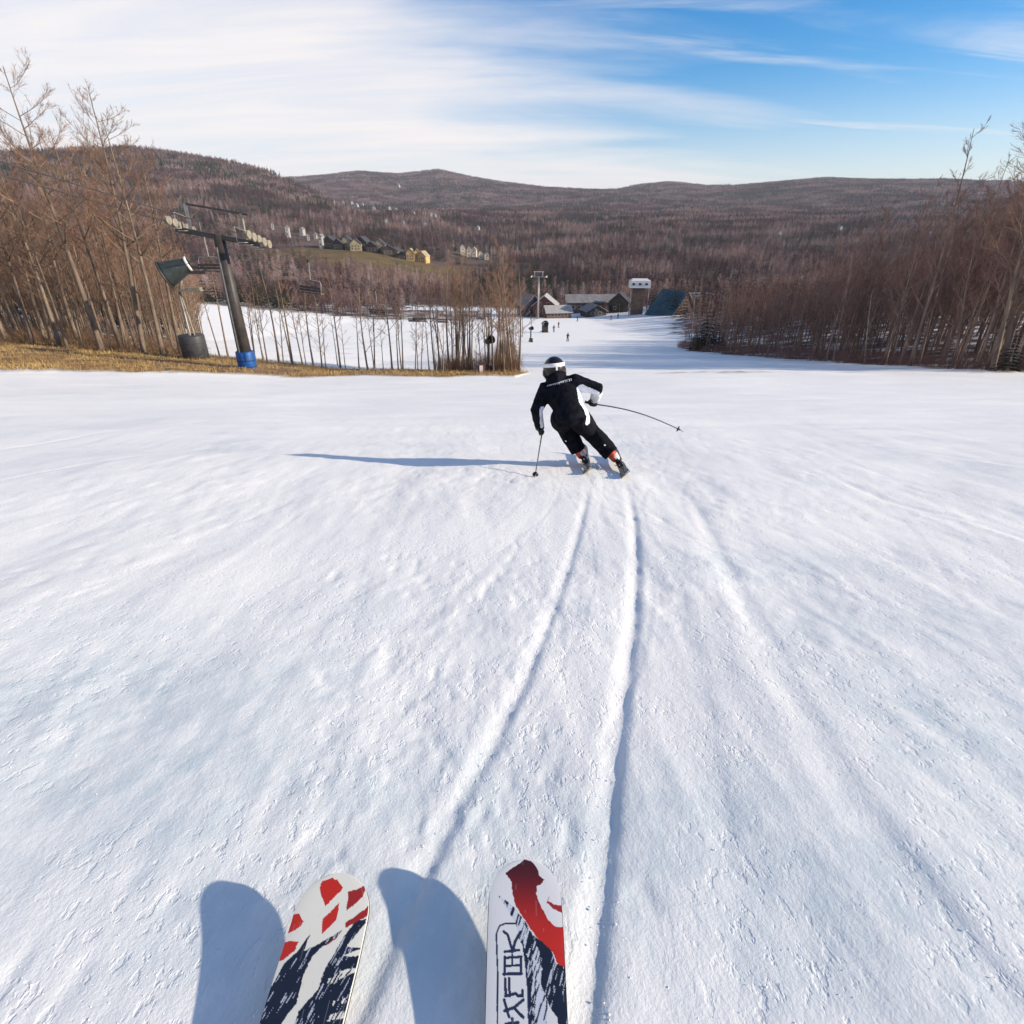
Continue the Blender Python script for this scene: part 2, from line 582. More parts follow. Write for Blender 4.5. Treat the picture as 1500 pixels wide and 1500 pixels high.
def snow_material():
    m = bpy.data.materials.new('snow')
    m.use_nodes = True
    t = m.node_tree
    b = t.nodes['Principled BSDF']
    b.inputs['Roughness'].default_value = 0.55
    b.inputs['Specular IOR Level'].default_value = 0.25
    tc = N(t, 'ShaderNodeTexCoord')
    P = tc.outputs['Object']

    def noise(scale, detail=4, stretch=(1, 1, 1), rough=.55):
        mp = N(t, 'ShaderNodeMapping')
        mp.inputs['Scale'].default_value = stretch
        t.links.new(P, mp.inputs[0])
        n = N(t, 'ShaderNodeTexNoise')
        n.inputs['Scale'].default_value = scale
        n.inputs['Detail'].default_value = detail
        n.inputs['Roughness'].default_value = rough
        t.links.new(mp.outputs[0], n.inputs['Vector'])
        return n.outputs['Fac']

    def mixc(f, a, b_):
        x = N(t, 'ShaderNodeMix', data_type='RGBA')
        t.links.new(f, x.inputs['Factor'])
        for s, v in (('A', a), ('B', b_)):
            if isinstance(v, tuple):
                x.inputs[s].default_value = (*v, 1)
            else:
                t.links.new(v, x.inputs[s])
        return x.outputs['Result']
    ice = math_node(t, 'MULTIPLY', N(t, 'ShaderNodeAttribute', attribute_name='ice').outputs['Fac'], math_node(t, 'ADD', .45, math_node(t, 'MULTIPLY', smooth(t, noise(9, 5, (1.6, .8, 1)), .36, .62), .55)))
    col = mixc(ice, (.90, .866, .825), (.52, .60, .63))
    col = mixc(math_node(t, 'MULTIPLY', smooth(t, noise(26, 4, (1.5, .7, 1)), .50, .72), .3), col, (.72, .695, .68))
    g = N(t, 'ShaderNodeAttribute', attribute_name='grass').outputs['Fac']
    l = N(t, 'ShaderNodeAttribute', attribute_name='litter').outputs['Fac']
    straw = mixc(smooth(t, noise(.9, 6), .4, .62), (.30, .19, .085), (.13, .075, .04))
    leaf = mixc(smooth(t, noise(1.6, 6), .4, .62), (.11, .06, .04), (.055, .035, .025))
    col = mixc(g, col, straw)
    col = mixc(l, col, leaf)
    t.links.new(col, b.inputs['Base Color'])
    rr = math_node(t, 'SUBTRACT', .62, math_node(t, 'MULTIPLY', ice, .27))
    t.links.new(rr, b.inputs['Roughness'])
    bp = N(t, 'ShaderNodeBump')
    bp.inputs['Strength'].default_value = .27
    bp.inputs['Distance'].default_value = .012
    pits = math_node(t, 'MULTIPLY', smooth(t, noise(30, 3, (1.2, .7, 1)), .56, .66), smooth(t, noise(2.2, 3, (1, .7, 1)), .40, .60))
    h = math_node(t, 'ADD', noise(38, 6, (1.25, .8, 1), .65), math_node(t, 'MULTIPLY', noise(150, 3), .35))
    h = math_node(t, 'SUBTRACT', h, math_node(t, 'MULTIPLY', pits, .9))
    t.links.new(h, bp.inputs['Height'])
    t.links.new(bp.outputs[0], b.inputs['Normal'])
    return m


def build_slope():
    yb = np.linspace(-8, 0.05, 22)
    ys = [0.1]
    while ys[-1] < 236:
        ys.append(ys[-1] + .0082 * (ys[-1] + 1.05))
    ys = np.concatenate([yb, ys])
    u = np.linspace(-1, 1, 720)
    u = .33 * u + .67 * u ** 3
    W = 1.35 * np.maximum(ys, 0) + 11
    Y = np.repeat(ys[:, None], len(u), 1)
    X = W[:, None] * u[None, :]
    Z = H(X, Y)
    g, l = grass_mask(X, Y), litter_mask(X, Y)
    Z = Z + (snow_relief(X, Y) + track_relief(X, Y)) * (1 - .7 * np.maximum(g, l))
    Z = Z + g * (.25 * fbm(X / 2.0, Y / 2.0, 91, 4) + .12) + l * .35 * fbm(X / 1.8, Y / 1.8, 92, 4)
    me = grid_mesh('snow_slope', X, Y, Z)
    attr(me, 'grass', g)
    attr(me, 'litter', l)
    ice = .35 * sstep(.04, .28, fbm(X / 1.6 + .1 * Y, Y / 1.3, 95, 4))
    for px, py, rx, ry, a in [(170, 1020, .9, .55, 1.0), (240, 1150, .6, .4, 1.0), (40, 1130, .7, .4, .8), (600, 1180, .5, .35, .8), (1000, 1230, .6, .3, .9), (1440, 1090, .6, .6, .8), (1250, 1320, .6, .35, .9),
                              (150, 930, 1.1, .5, .6), (1400, 920, 1.2, .5, .5), (640, 1350, .4, .25, .9), (260, 1330, .5, .3, .7), (1120, 830, 1.0, .35, .5)]:
        cx_, cy_ = plane_hit(px, py)
        ice = np.maximum(ice, a * np.exp(-((X - cx_) / rx) ** 2 - ((Y - cy_) / ry) ** 2))
    attr(me, 'ice', np.clip(ice + .5 * fbm(X / .25, Y / .5, 97, 4) * sstep(.05, .4, ice), 0, 1) * .8 * (1 - sstep(8, 14, Y)) + .3 * ice * sstep(8, 14, Y))
    me.materials.append(snow_material())
    o = link('snow_slope', me)
    tag(o, 'scraped white ski slope with carved ski tracks running down to the base', None, kind='structure')


def meadow_mask(X, Y):
    # open turf below the condominiums
    n = fbm(X / 30.0, Y / 30.0, 101, 3)
    return sstep(1.15, .75, np.hypot((X + 92) / 80.0, (Y - 408) / 56.0) + n * .8)


def valley_material():
    m = bpy.data.materials.new('winter_forest_floor')
    m.use_nodes = True
    t = m.node_tree
    b = t.nodes['Principled BSDF']
    b.inputs['Roughness'].default_value = .95
    b.inputs['Specular IOR Level'].default_value = .05
    tc = N(t, 'ShaderNodeTexCoord')

    def noise(scale, detail=5):
        n = N(t, 'ShaderNodeTexNoise')
        n.inputs['Scale'].default_value = scale
        n.inputs['Detail'].default_value = detail
        n.inputs['Roughness'].default_value = .65
        t.links.new(tc.outputs['Object'], n.inputs['Vector'])
        return n.outputs['Fac']

    def mixc(f, a, b_):
        x = N(t, 'ShaderNodeMix', data_type='RGBA')
        t.links.new(f, x.inputs['Factor'])
        for s, v in (('A', a), ('B', b_)):
            if isinstance(v, tuple):
                x.inputs[s].default_value = (*v, 1)
            else:
                t.links.new(v, x.inputs[s])
        return x.outputs['Result']
    c = mixc(smooth(t, noise(.02), .4, .6), (.15, .10, .082), (.10, .07, .066))
    c = mixc(smooth(t, noise(.0035), .52, .62), c, (.040, .040, .032))
    c = mixc(math_node(t, 'MULTIPLY', smooth(t, noise(.06), .60, .72), .45), c, (.26, .23, .23))
    c = mixc(N(t, 'ShaderNodeAttribute', attribute_name='meadow').outputs['Fac'], c, mixc(smooth(t, noise(.08), .4, .6), (.16, .115, .055), (.11, .08, .045)))
    c = mixc(N(t, 'ShaderNodeAttribute', attribute_name='snow').outputs['Fac'], c, (.80, .80, .82))
    t.links.new(c, b.inputs['Base Color'])
    return m


def build_valley():
    r = [215.0]
    while r[-1] < 7000:
        r.append(r[-1] * 1.011)
    r = np.array(r)
    a = np.linspace(R(-62), R(62), 420)
    Rr, A = np.meshgrid(r, a, indexing='ij')
    Y = Rr * np.cos(A)
    X = Rr * np.sin(A)
    # keep the near border straight so that it tucks under the slope
    Y = np.maximum(Y, 80)
    Z = H(X, Y)
    Z = Z - .8 * sstep(238, 226, Y) - 2.5 * sstep(228, 215, Y)
    Z = Z + sstep(1500, 2200, Rr) * fbm(X / 16.0, Y / 16.0, 111, 2) * 9
    me = grid_mesh('valley_floor', X, Y, Z)
    attr(me, 'meadow', meadow_mask(X, Y))
    n = fbm(X / 40.0, Y / 40.0, 121, 3)
    sn = sstep(262, 238, Y + 60 * n) * sstep(-150, -120, X) * sstep(80, 50, X)
    attr(me, 'snow', sn)
    me.materials.append(valley_material())
    o = link('hills', me)
    tag(o, 'wooded brown valley floor and rolling hills', None, kind='structure')


def build_crumbs():
    rc = np.random.default_rng(41)
    n = 26000
    Y = .3 + 9.5 * rc.random(n) ** 1.5
    X = (rc.random(n) * 2 - 1) * (1.05 * Y + .6)
    k = rc.random(n) < sstep(-.05, .25, fbm(X / .8, Y / 1.3, 69, 3)) * .8 + .06
    k &= ~((np.abs(X + .18) < .36) & (Y < .85))
    X, Y = X[k], Y[k]
    n = len(X)
    Z = H(X, Y) + snow_relief(X[:, None], Y[:, None])[:, 0]
    r = .0007 + .0022 * rc.random(n) ** 4
    base = np.array([(1, 0, 0), (-1, 0, 0), (0, 1, 0), (0, -1, 0), (0, 0, 1), (0, 0, -1)], float)
    V = base[None] * r[:, None, None] * rc.uniform(.6, 1.4, (n, 6, 1)) + rc.normal(0, .15, (n, 6, 3)) * r[:, None, None]
    V += np.stack([X, Y, Z - r * .1], -1)[:, None]
    F = np.array([(0, 2, 4), (2, 1, 4), (1, 3, 4), (3, 0, 4), (2, 0, 5), (1, 2, 5), (3, 1, 5), (0, 3, 5)])
    F = (F[None] + (np.arange(n) * 6)[:, None, None]).reshape(-1, 3).astype(np.int32)
    me = bpy.data.meshes.new('snow_crumbs')
    me.vertices.add(n * 6)
    me.vertices.foreach_set('co', V.astype(np.float32).ravel())
    me.loops.add(F.size)
    me.loops.foreach_set('vertex_index', F.ravel())
    me.polygons.add(len(F))
    me.polygons.foreach_set('loop_start', np.arange(0, F.size, 3, dtype=np.int32))
    me.polygons.foreach_set('loop_total', np.full(len(F), 3, np.int32))
    me.update(calc_edges=True)
    me.materials.append(mat('loose_snow_grain', (.88, .86, .85), .7))
    tag(link('snow_crumbs', me), 'loose grains of snow scattered over the scraped slope', 'snow', kind='stuff')


build_slope()
build_valley()
build_crumbs()

# ------------------------------------------------------------------ materials
M_bark = mat('bark_grey_brown', (.17, .125, .092), .9, .35, 3.0, objvar=.25, stretch=(1, 1, .25))
M_bark_dark = mat('bark_dark', (.21, .15, .12), .9, .35, 3.0, objvar=.25, stretch=(1, 1, .25))
M_birch = mat('bark_birch', (.42, .37, .32), .8, col2=(.16, .12, .10), scale=2.5, objvar=.15)
M_twig = mat('twigs_brown', (.225, .13, .085), .9, .2, 1.0, objvar=.25)
M_twig_red = mat('twigs_reddish', (.22, .125, .10), .9, .2, 1.0, objvar=.25)
M_needle = mat('evergreen_needles', (.022, .034, .022), .8, .35, 2.0, objvar=.3)
M_needle_light = mat('evergreen_needles_olive', (.045, .055, .028), .8, .3, 2.0, objvar=.3)


def far_mat(name, cols, scale=.012):
    m = bpy.data.materials.new(name)
    m.use_nodes = True
    t = m.node_tree
    b = t.nodes['Principled BSDF']
    b.inputs['Roughness'].default_value = .95
    b.inputs['Specular IOR Level'].default_value = .05
    oi = N(t, 'ShaderNodeObjectInfo')
    no = N(t, 'ShaderNodeTexNoise')
    no.inputs['Scale'].default_value = scale
    no.inputs['Detail'].default_value = 3
    t.links.new(oi.outputs['Location'], no.inputs['Vector'])
    f = math_node(t, 'ADD', math_node(t, 'MULTIPLY', smooth(t, no.outputs['Fac'], .41, .59), .74), math_node(t, 'MULTIPLY', oi.outputs['Random'], .26))
    cr = N(t, 'ShaderNodeValToRGB')
    e = cr.color_ramp.elements
    e[0].position, e[1].position = 0.1, .9
    e[0].color, e[1].color = (*cols[0], 1), (*cols[2], 1)
    k = e.new(.5)
    k.color = (*cols[1], 1)
    t.links.new(f, cr.inputs[0])
    t.links.new(cr.outputs[0], b.inputs['Base Color'])
    return m


M_farwood = far_mat('far_wood_brown', [(.062, .036, .036), (.15, .088, .082), (.32, .21, .18)])
M_farwood2 = far_mat('far_wood_grey', [(.07, .046, .054), (.155, .108, .115), (.34, .26, .25)])


# ------------------------------------------------------------------ trees
def gen_tree(seed, Hh, r0, n1=13, clear=.32, spread=.26, up=.75, n2=6, n3=6, lean=0.0, fork=False, thick=1.0):
    rng = random.Random(seed)
    tr, cr = MB(), MB()
    ph = rng.uniform(0, 6.28)
    wob = rng.uniform(.01, .03) * Hh

    def tp(t):
        return Vector((wob * math.sin(2.3 * t + ph) + lean * Hh * t - wob * math.sin(ph), wob * math.cos(3.1 * t + ph) - wob * math.cos(ph), Hh * t))
    ts = [0, .03, .1, .22, .36, .5, .64, .78, .9, 1]
    tr.tube([tp(t) - Vector((0, 0, .4 if t == 0 else 0)) for t in ts],
            [r0 * (1.45 if t == 0 else 1.15 if t == .03 else 1) * (1 - .93 * t ** .9) + .006 for t in ts], 7)
    ga = rng.uniform(0, 6.28)
    for i in range(n1):
        t = clear + (1 - clear) * ((i + rng.random()) / n1) * .97
        L = spread * Hh * (1.15 - .8 * (t - clear) / (1 - clear)) * rng.uniform(.65, 1.25)
        if i < 2 and rng.random() < .4:
            L *= .5
        ga += 2.4 + rng.uniform(-.5, .5)
        el = rng.uniform(.45, .95) * up
        d = Vector((math.cos(ga) * math.cos(el), math.sin(ga) * math.cos(el), math.sin(el)))
        p = tp(t)
        rb = max(.010, r0 * (1 - .93 * t ** .9) * rng.uniform(.38, .6))
        pts, rad = [p.copy()], [rb]
        ns = 5
        for k in range(ns):
            d = (d + Vector((rng.gauss(0, .12), rng.gauss(0, .12), .13 + rng.gauss(0, .08)))).normalized()
            p = p + d * (L / ns)
            pts.append(p.copy())
            rad.append(rb * (1 - .88 * (k + 1) / ns) + .003)
        tr.tube(pts, rad, 5)
        for j in range(n2):
            s = .22 + .75 * (j + rng.random()) / n2
            q = s * ns
            k = min(int(q), ns - 1)
            a = pts[k].lerp(pts[k + 1], q - k)
            dd = (pts[k + 1] - pts[k]).normalized()
            off = Vector((rng.gauss(0, 1), rng.gauss(0, 1), rng.gauss(.35, .6)))
            d2 = (dd * .8 + off * .45).normalized()
            L2 = L * rng.uniform(.25, .5) * (1.1 - .5 * s)
            rb2 = max(.006, rb * .42 * (1 - s * .6)) * thick
            e1 = a + d2 * L2 * .5
            d3 = (d2 + Vector((rng.gauss(0, .2), rng.gauss(0, .2), .22))).normalized()
            e2 = e1 + d3 * L2 * .5
            cr.tube([a, e1, e2], [rb2, rb2 * .65, .003], 3, cap=False)
            for q3 in range(n3):
                s3 = rng.uniform(.15, 1)
                b = a.lerp(e1, s3 * 2) if s3 < .5 else e1.lerp(e2, s3 * 2 - 1)
                d4 = (d2 * .6 + Vector((rng.gauss(0, .5), rng.gauss(0, .5), rng.gauss(.3, .4)))).normalized()
                cr.twig(b, b + d4 * L2 * rng.uniform(.3, .62), .0065 * thick)
    return tr, cr


def gen_conifer(seed, Hh, rad, layers=13):
    rng = random.Random(seed)
    tr, cr = MB(), MB()
    tr.tube([(0, 0, -.3), (0, 0, Hh * .5), (0, 0, Hh * .97)], [Hh * .018, Hh * .011, .01], 6)
    for i in range(layers):
        t = (i + .6) / layers
        z = Hh * (.06 + .92 * t)
        rr = rad * (1 - t) ** .85 * rng.uniform(.8, 1.15) + .08
        nb = int(9 - 4 * t)
        a0 = rng.uniform(0, 6.28)
        for k in range(nb):
            a = a0 + 6.283 * k / nb + rng.uniform(-.25, .25)
            L = rr * rng.uniform(.75, 1.15)
            dr = Vector((math.cos(a), math.sin(a), 0))
            sd_ = Vector((-math.sin(a), math.cos(a), 0))
            base = Vector((0, 0, z))
            tip = base + dr * L + Vector((0, 0, -L * rng.uniform(.15, .4)))
            # fronds: many small leaf-sized blades along the branch
            for q in range(9):
                s = .15 + .85 * q / 8
                p = base.lerp(tip, s) + Vector((0, 0, .06 * L * math.sin(s * 3.1)))
                wv = L * .30 * (1.15 - s * .8)
                for sg in (-1, 1):
                    e = p + sd_ * sg * wv * rng.uniform(.7, 1.2) + dr * wv * .5 + Vector((0, 0, rng.uniform(-.12, .02) * L))
                    n_ = Vector((0, 0, L * .05 + .02))
                    cr.add([p - dr * L * .06, e, p + dr * L * .07 + n_], [(0, 1, 2)])
    return tr, cr


def tree_proto(name, gen, mt, mc):
    tr, cr = gen
    return tr.mesh(name + '_trunk', mt, True), cr.mesh(name + '_crown', mc)


TREES = []


def plant(name, proto, x, y, label, cat, group, s=1.0, rz=None, tilt=(0, 0), sink=.05):
    rz = random.uniform(0, 6.28) if rz is None else rz
    o = thing(name, label, cat, (x, y, ground_z(x, y) - sink), rz, group)
    # trees at the edge of an opening lean out towards the light
    lean_in = -.10 * max(-1.0, min(1.0, x / (.93 * y)))
    o.rotation_euler = (Matrix.Rotation(tilt[1] + lean_in, 3, 'Y') @ Matrix.Rotation(tilt[0], 3, 'X') @ Matrix.Rotation(rz, 3, 'Z')).to_euler()
    o.scale = (s, s, s)
    child('trunk', proto[0], o)
    child('crown', proto[1], o)
    return o


random.seed(4)
LEFT_P = [tree_proto('hardwood', gen_tree(100 + i, h, r, n, c, sp, .85, 8, 9, thick=1.3), M_bark, M_twig)
          for i, (h, r, n, c, sp) in enumerate([(14, .14, 15, .35, .24), (12, .11, 14, .3, .24), (13.5, .13, 15, .3, .25), (10.5, .10, 14, .2, .27), (15.5, .16, 16, .4, .22)])]
TALL_P = tree_proto('tall_hardwood', gen_tree(131, 20.5, .24, 22, .40, .30, .62, 10, 11, thick=1.5), M_bark, M_twig)
TALL2_P = tree_proto('tall_hardwood_b', gen_tree(137, 18.0, .20, 20, .42, .25, .75, 10, 10, thick=1.4), M_bark, M_twig)
THIN_P = [tree_proto('thin_tree', gen_tree(200 + i, h, r, n, c, sp, .9, 5, 5), M_bark, M_twig)
          for i, (h, r, n, c, sp) in enumerate([(7.5, .075, 8, .45, .17), (6.5, .06, 7, .4, .2), (8.5, .085, 9, .5, .16), (5.0, .05, 8, .25, .25)])]
RIGHT_P = [tree_proto('dark_hardwood', gen_tree(300 + i, h, r, n, c, sp, .9, 9, 10, thick=1.35), M_bark_dark, M_twig_red)
           for i, (h, r, n, c, sp) in enumerate([(15, .13, 17, .16, .22), (12.5, .11, 16, .12, .24), (16.5, .15, 17, .22, .2), (11.5, .10, 16, .1, .26), (14, .12, 16, .18, .24)])]
BIRCH_P = [tree_proto('birch', gen_tree(400 + i, h, .09, 10, .35, .2, .95, 6, 6), M_birch, M_twig_red) for i, h in enumerate((10.5, 8.5))]
CONE_P = [tree_proto('evergreen', gen_conifer(500 + i, h, rd), M_bark_dark, M_needle) for i, (h, rd) in enumerate(((6.5, 1.7), (5.0, 1.6), (9, 2.0)))]

# left wood
rng = random.Random(11)
spots = []


def free(x, y, d):
    for a, b in spots:
        if (a - x) ** 2 + (b - y) ** 2 < d * d:
            return False
    spots.append((x, y))
    return True


def pix_xy(px, Y, py=515):
    p = at(px, py, Y)
    return p.x, Y


x, y = pix_xy(150, 47)
plant('bare_tree', TALL_P, x, y, 'tallest bare tree, its wide crown standing against the sky above the wood', 'tree', None, .93, .6, (0, -.03))
spots.append((x, y))
for i, (px, Y, sc, tl) in enumerate([(210, 47, 1.0, -.02), (237, 48, .95, -.03), (264, 50, .85, -.02), (90, 48, .85, 0), (52, 47, .8, -.02), (12, 49, .8, 0), (178, 52, .95, -.03), (120, 55, .9, 0), (190, 58, .95, 0)]):
    x, y = pix_xy(px, Y)
    plant('bare_tree', (TALL2_P, TALL_P)[i % 4 == 3], x, y, 'tall thick stemmed bare tree rising out of the sunlit wood', 'tree', 'tall trees of the sunlit wood', sc * (1 if i % 4 != 3 else .85), None, (rng.gauss(0, .02), tl))
    spots.append((x, y))
cnt = 0
while cnt < 105:
    px = rng.uniform(-60, 300)
    Y = 46 + 42 * rng.random() ** 1.5
    x, y = pix_xy(px, Y)
    if px > 215 and Y < 54:
        continue
    if not free(x, y, 1.5):
        continue
    s = rng.uniform(.8, 1.12) * (1.0 if px < 230 else .75)
    plant('bare_tree', LEFT_P[cnt % 5], x, y, 'leafless brown hardwood in the sunlit wood behind the straw coloured bank', 'tree', 'trees of the sunlit wood', s,
          None, (rng.gauss(0, .03), rng.gauss(-.02, .03)))
    cnt += 1
# thin row of young trees on the turf strip before the lower run
thin_px = [(372, 47), (385, 50), (402, 48), (418, 47), (432, 49), (441, 46), (455, 51), (470, 47), (500, 50), (510, 47), (533, 46), (541, 48), (556, 46), (583, 45), (597, 47), (606, 44),
           (622, 47), (648, 42), (652, 43), (660, 42.5), (680, 44), (686, 45), (697, 44), (703, 46), (724, 44), (736, 45), (742, 47), (752, 46), (330, 52), (395, 52), (425, 53), (480, 49), (520, 50), (568, 49), (590, 48), (615, 50), (635, 46), (642, 44), (668, 46), (676, 43), (692, 43), (709, 45), (730, 43.5), (748, 44), (345, 50), (312, 51), (300, 54), (730, 49), (760, 50), (714, 48)]
for i, (px, Y) in enumerate(thin_px):
    x, y = pix_xy(px, Y, 540)
    s = rng.uniform(.55, 1.2)
    px += rng.uniform(-9, 9)
    x, y = pix_xy(px, Y + rng.uniform(-2, 3), 540)
    plant('young_tree', THIN_P[i % 4], x, y, 'slender young bare tree on the brown turf strip before the lower run', 'tree', 'young trees on the turf strip', s,
          None, (rng.gauss(0, .02), rng.gauss(-.02 if px < 600 else 0, .03)))
for i, px in enumerate((376, 398, 447, 470, 500, 549, 575, 618, 632)):
    x, y = pix_xy(px + rng.uniform(-6, 6), rng.uniform(46, 51), 540)
    plant('turf_strip_tree', LEFT_P[i % 4], x, y, 'fuller crowned bare tree among the slender ones on the turf strip', 'tree', 'fuller trees on the turf strip', rng.uniform(.45, .68), None, (rng.gauss(0, .03), rng.gauss(0, .03)))
for i in range(30):
    px, Y = rng.uniform(642, 762), rng.uniform(43, 50)
    x, y = pix_xy(px, Y, 545)
    plant('clump_tree', (LEFT_P[i % 4] if i % 3 else THIN_P[2]), x, y, 'bare many stemmed tree in the clump where the turf strip meets the run', 'tree', 'clump of trees at the end of the turf strip',
          rng.uniform(.5, .8), None, (rng.gauss(0, .04), rng.gauss(0, .05)))
# wood along the far edge of the left lower run
for i in range(26):
    Y = rng.uniform(56, 120)
    x = rng.uniform(-1.5, .8) - (Y - 56) * .012
    if rng.random() < .5:
        continue
    plant('young_tree', THIN_P[i % 4], x, Y, 'small bare tree in the scrub dividing the two runs', 'tree', 'trees in the dividing scrub', rng.uniform(.5, .8))

# right wood
cnt = 0
spots = []
while cnt < 190:
    Y = 43 + 75 * rng.random() ** 1.2
    xe = float(np.interp(Y, RIGHT_EDGE_Y, RIGHT_EDGE_X))
    x = xe + 1.0 + 42 * rng.random() ** 1.5
    if x > 1.06 * Y + 4 or not free(x, Y, 1.2):
        continue
    if rng.random() < .2:
        plant('birch_tree', BIRCH_P[cnt % 2], x, Y, 'pale stemmed birch among the dark trees of the shaded wood', 'tree', 'birches in the shaded wood', rng.uniform(.8, 1.1),
              None, (rng.gauss(0, .04), rng.gauss(.02, .05)))
    else:
        plant('bare_tree', RIGHT_P[cnt % 5], x, Y, 'leafless dark brown tree in the shaded wood beside the open run', 'tree', 'trees of the shaded wood',
              rng.uniform(.8, 1.08) * float(np.interp(x / Y, [.3, .5, .7, .95], [.62, .84, 1.12, 1.5])), None, (rng.gauss(0, .03), rng.gauss(.01, .03)))
    cnt += 1
for i, (px, Y, sc) in enumerate([(1490, 46, .95), (1440, 50, .92), (1475, 52, 1.0), (1410, 52, .82), (1385, 56, .85), (1350, 58, .85)]):
    x, y = pix_xy(px, Y, 520)
    plant('bare_tree', RIGHT_P[(2, 0)[i % 2]], x, y, 'tall dark bare tree overtopping the edge of the shaded wood', 'tree', 'tall trees at the edge of the shaded wood', sc * 1.25, None, (rng.gauss(0, .03), rng.gauss(.02, .03)))
x, y = pix_xy(1462, 47, 520)
plant('bare_tree', TALL2_P, x, y, 'tallest dark tree of the shaded wood, its crown above the ridge', 'tree', None, 1.0)
for i, (px, Y, s) in enumerate([(1016, 92, .62), (1024, 91, .8), (1034, 90, .9), (1046, 90, .75), (1056, 89, .6), (1030, 96, .9), (1485, 45, .55)]):
    x, y = pix_xy(px, Y, 520)
    plant('evergreen_tree', CONE_P[i % 3], x, y, 'low dark evergreen at the tip of the shaded wood' if px < 1400 else 'small dark evergreen at the foot of the shaded wood', 'evergreen',
          'evergreens at the tip of the shaded wood' if px < 1400 else None, s)


for i, (px, Y, sc) in enumerate([(884, 222, .75), (893, 219, .95), (901, 224, .85), (907, 217, .6), (951, 214, .7), (957, 219, .9), (822, 224, .8), (770, 226, .9), (1046, 205, .8), (1032, 214, .7)]):
    p = at(px, 462, Y)
    plant('evergreen_tree', CONE_P[i % 3], p.x, Y, 'dark evergreen standing among the base buildings', 'evergreen', 'evergreens at the base', sc)
for i, (px, Y, sc) in enumerate([(828, 218, .7), (850, 236, .8), (842, 238, .7), (888, 214, .5), (915, 236, .8), (965, 226, .8), (975, 228, .7), (990, 230, .8), (1008, 232, .8), (1024, 200, .6), (762, 212, .7), (755, 216, .8)]):
    p = at(px, 462, Y)
    plant('bare_tree', RIGHT_P[i % 5], p.x, Y, 'bare tree standing among the base buildings', 'tree', 'bare trees at the base', sc)


# undergrowth and dry grass (nobody could count it)
def brush(name, label, pts, hgt, mats, n_st=7, thick=.010, spreadf=.5):
    rng = random.Random(name)
    mb = MB()
    for (x, y) in pts:
        z = ground_z(x, y)
        h = hgt * rng.uniform(.5, 1.25)
        for k in range(n_st):
            a = Vector((x + rng.gauss(0, .3 * spreadf), y + rng.gauss(0, .3 * spreadf), z - .05))
            b = a + Vector((rng.gauss(0, .35 * h * spreadf), rng.gauss(0, .35 * h * spreadf), h * rng.uniform(.6, 1.1)))
            mb.twig(a, b, thick)
            for q in range(2):
                c = a.lerp(b, rng.uniform(.3, .8))
                mb.twig(c, c + Vector((rng.gauss(0, .25 * h), rng.gauss(0, .25 * h), .35 * h)), thick * .7)
    o = mb.build(name, mats)
    tag(o, label, 'undergrowth', kind='stuff')


pts = []
for i in range(1500):
    Y = 42 + 60 * rng.random() ** 1.3
    xe = float(np.interp(Y, RIGHT_EDGE_Y, RIGHT_EDGE_X))
    pts.append((xe + .2 + 26 * rng.random() ** 2, Y))
brush('shaded_undergrowth', 'dark leafless brush on the floor of the shaded wood', pts, 1.5, M_twig_red, 6, .012)
pts = []
for i in range(900):
    px, Y = rng.uniform(-60, 300), 47 + 35 * rng.random() ** 1.5
    pts.append(pix_xy(px, Y))
for i in range(220):
    px, Y = rng.uniform(640, 762), rng.uniform(43, 47)
    pts.append(pix_xy(px, Y, 540))
for i in range(320):
    Y = rng.uniform(47, 110)
    pts.append((rng.uniform(-1.8, .6) - (Y - 50) * .01, Y))
brush('sunlit_undergrowth', 'reddish brown leafless brush under the sunlit wood and on the turf strip', pts, 1.5, mat('brush_tan', (.17, .10, .06), .95, .3, .4), 6, .011)


def build_grass():
    rng_ = np.random.default_rng(5)
    n = 150000
    Y = 31 + 30 * rng_.random(n) ** 1.3
    X = -62 + 64 * rng_.random(n)
    g = grass_mask(X, Y)
    k = rng_.random(n) < g * .75
    X, Y = X[k], Y[k]
    n = len(X)
    Z = H(X, Y) + .05
    a = rng_.random(n) * 6.283
    h = .12 + .26 * rng_.random(n) ** 2
    w = .018
    dx, dy = np.cos(a) * w, np.sin(a) * w
    lx, ly = rng_.normal(0, .12, n), rng_.normal(0, .12, n)
    V = np.empty((n, 3, 3))
    V[:, 0] = np.stack([X - dx, Y - dy, Z], -1)
    V[:, 1] = np.stack([X + dx, Y + dy, Z], -1)
    V[:, 2] = np.stack([X + lx, Y + ly, Z + h], -1)
    me = bpy.data.meshes.new('dry_grass')
    me.vertices.add(n * 3)
    me.vertices.foreach_set('co', V.astype(np.float32).ravel())
    me.loops.add(n * 3)
    me.loops.foreach_set('vertex_index', np.arange(n * 3, dtype=np.int32))
    me.polygons.add(n)
    me.polygons.foreach_set('loop_start', np.arange(0, n * 3, 3, dtype=np.int32))
    me.polygons.foreach_set('loop_total', np.full(n, 3, np.int32))
    me.update(calc_edges=True)
    me.materials.append(mat('dry_grass', (.46, .31, .12), .95, .4, .35, col2=(.24, .14, .06)))
    tag(link('dry_grass', me), 'dry straw coloured grass on the bank beside the run', 'grass', kind='stuff')


build_grass()


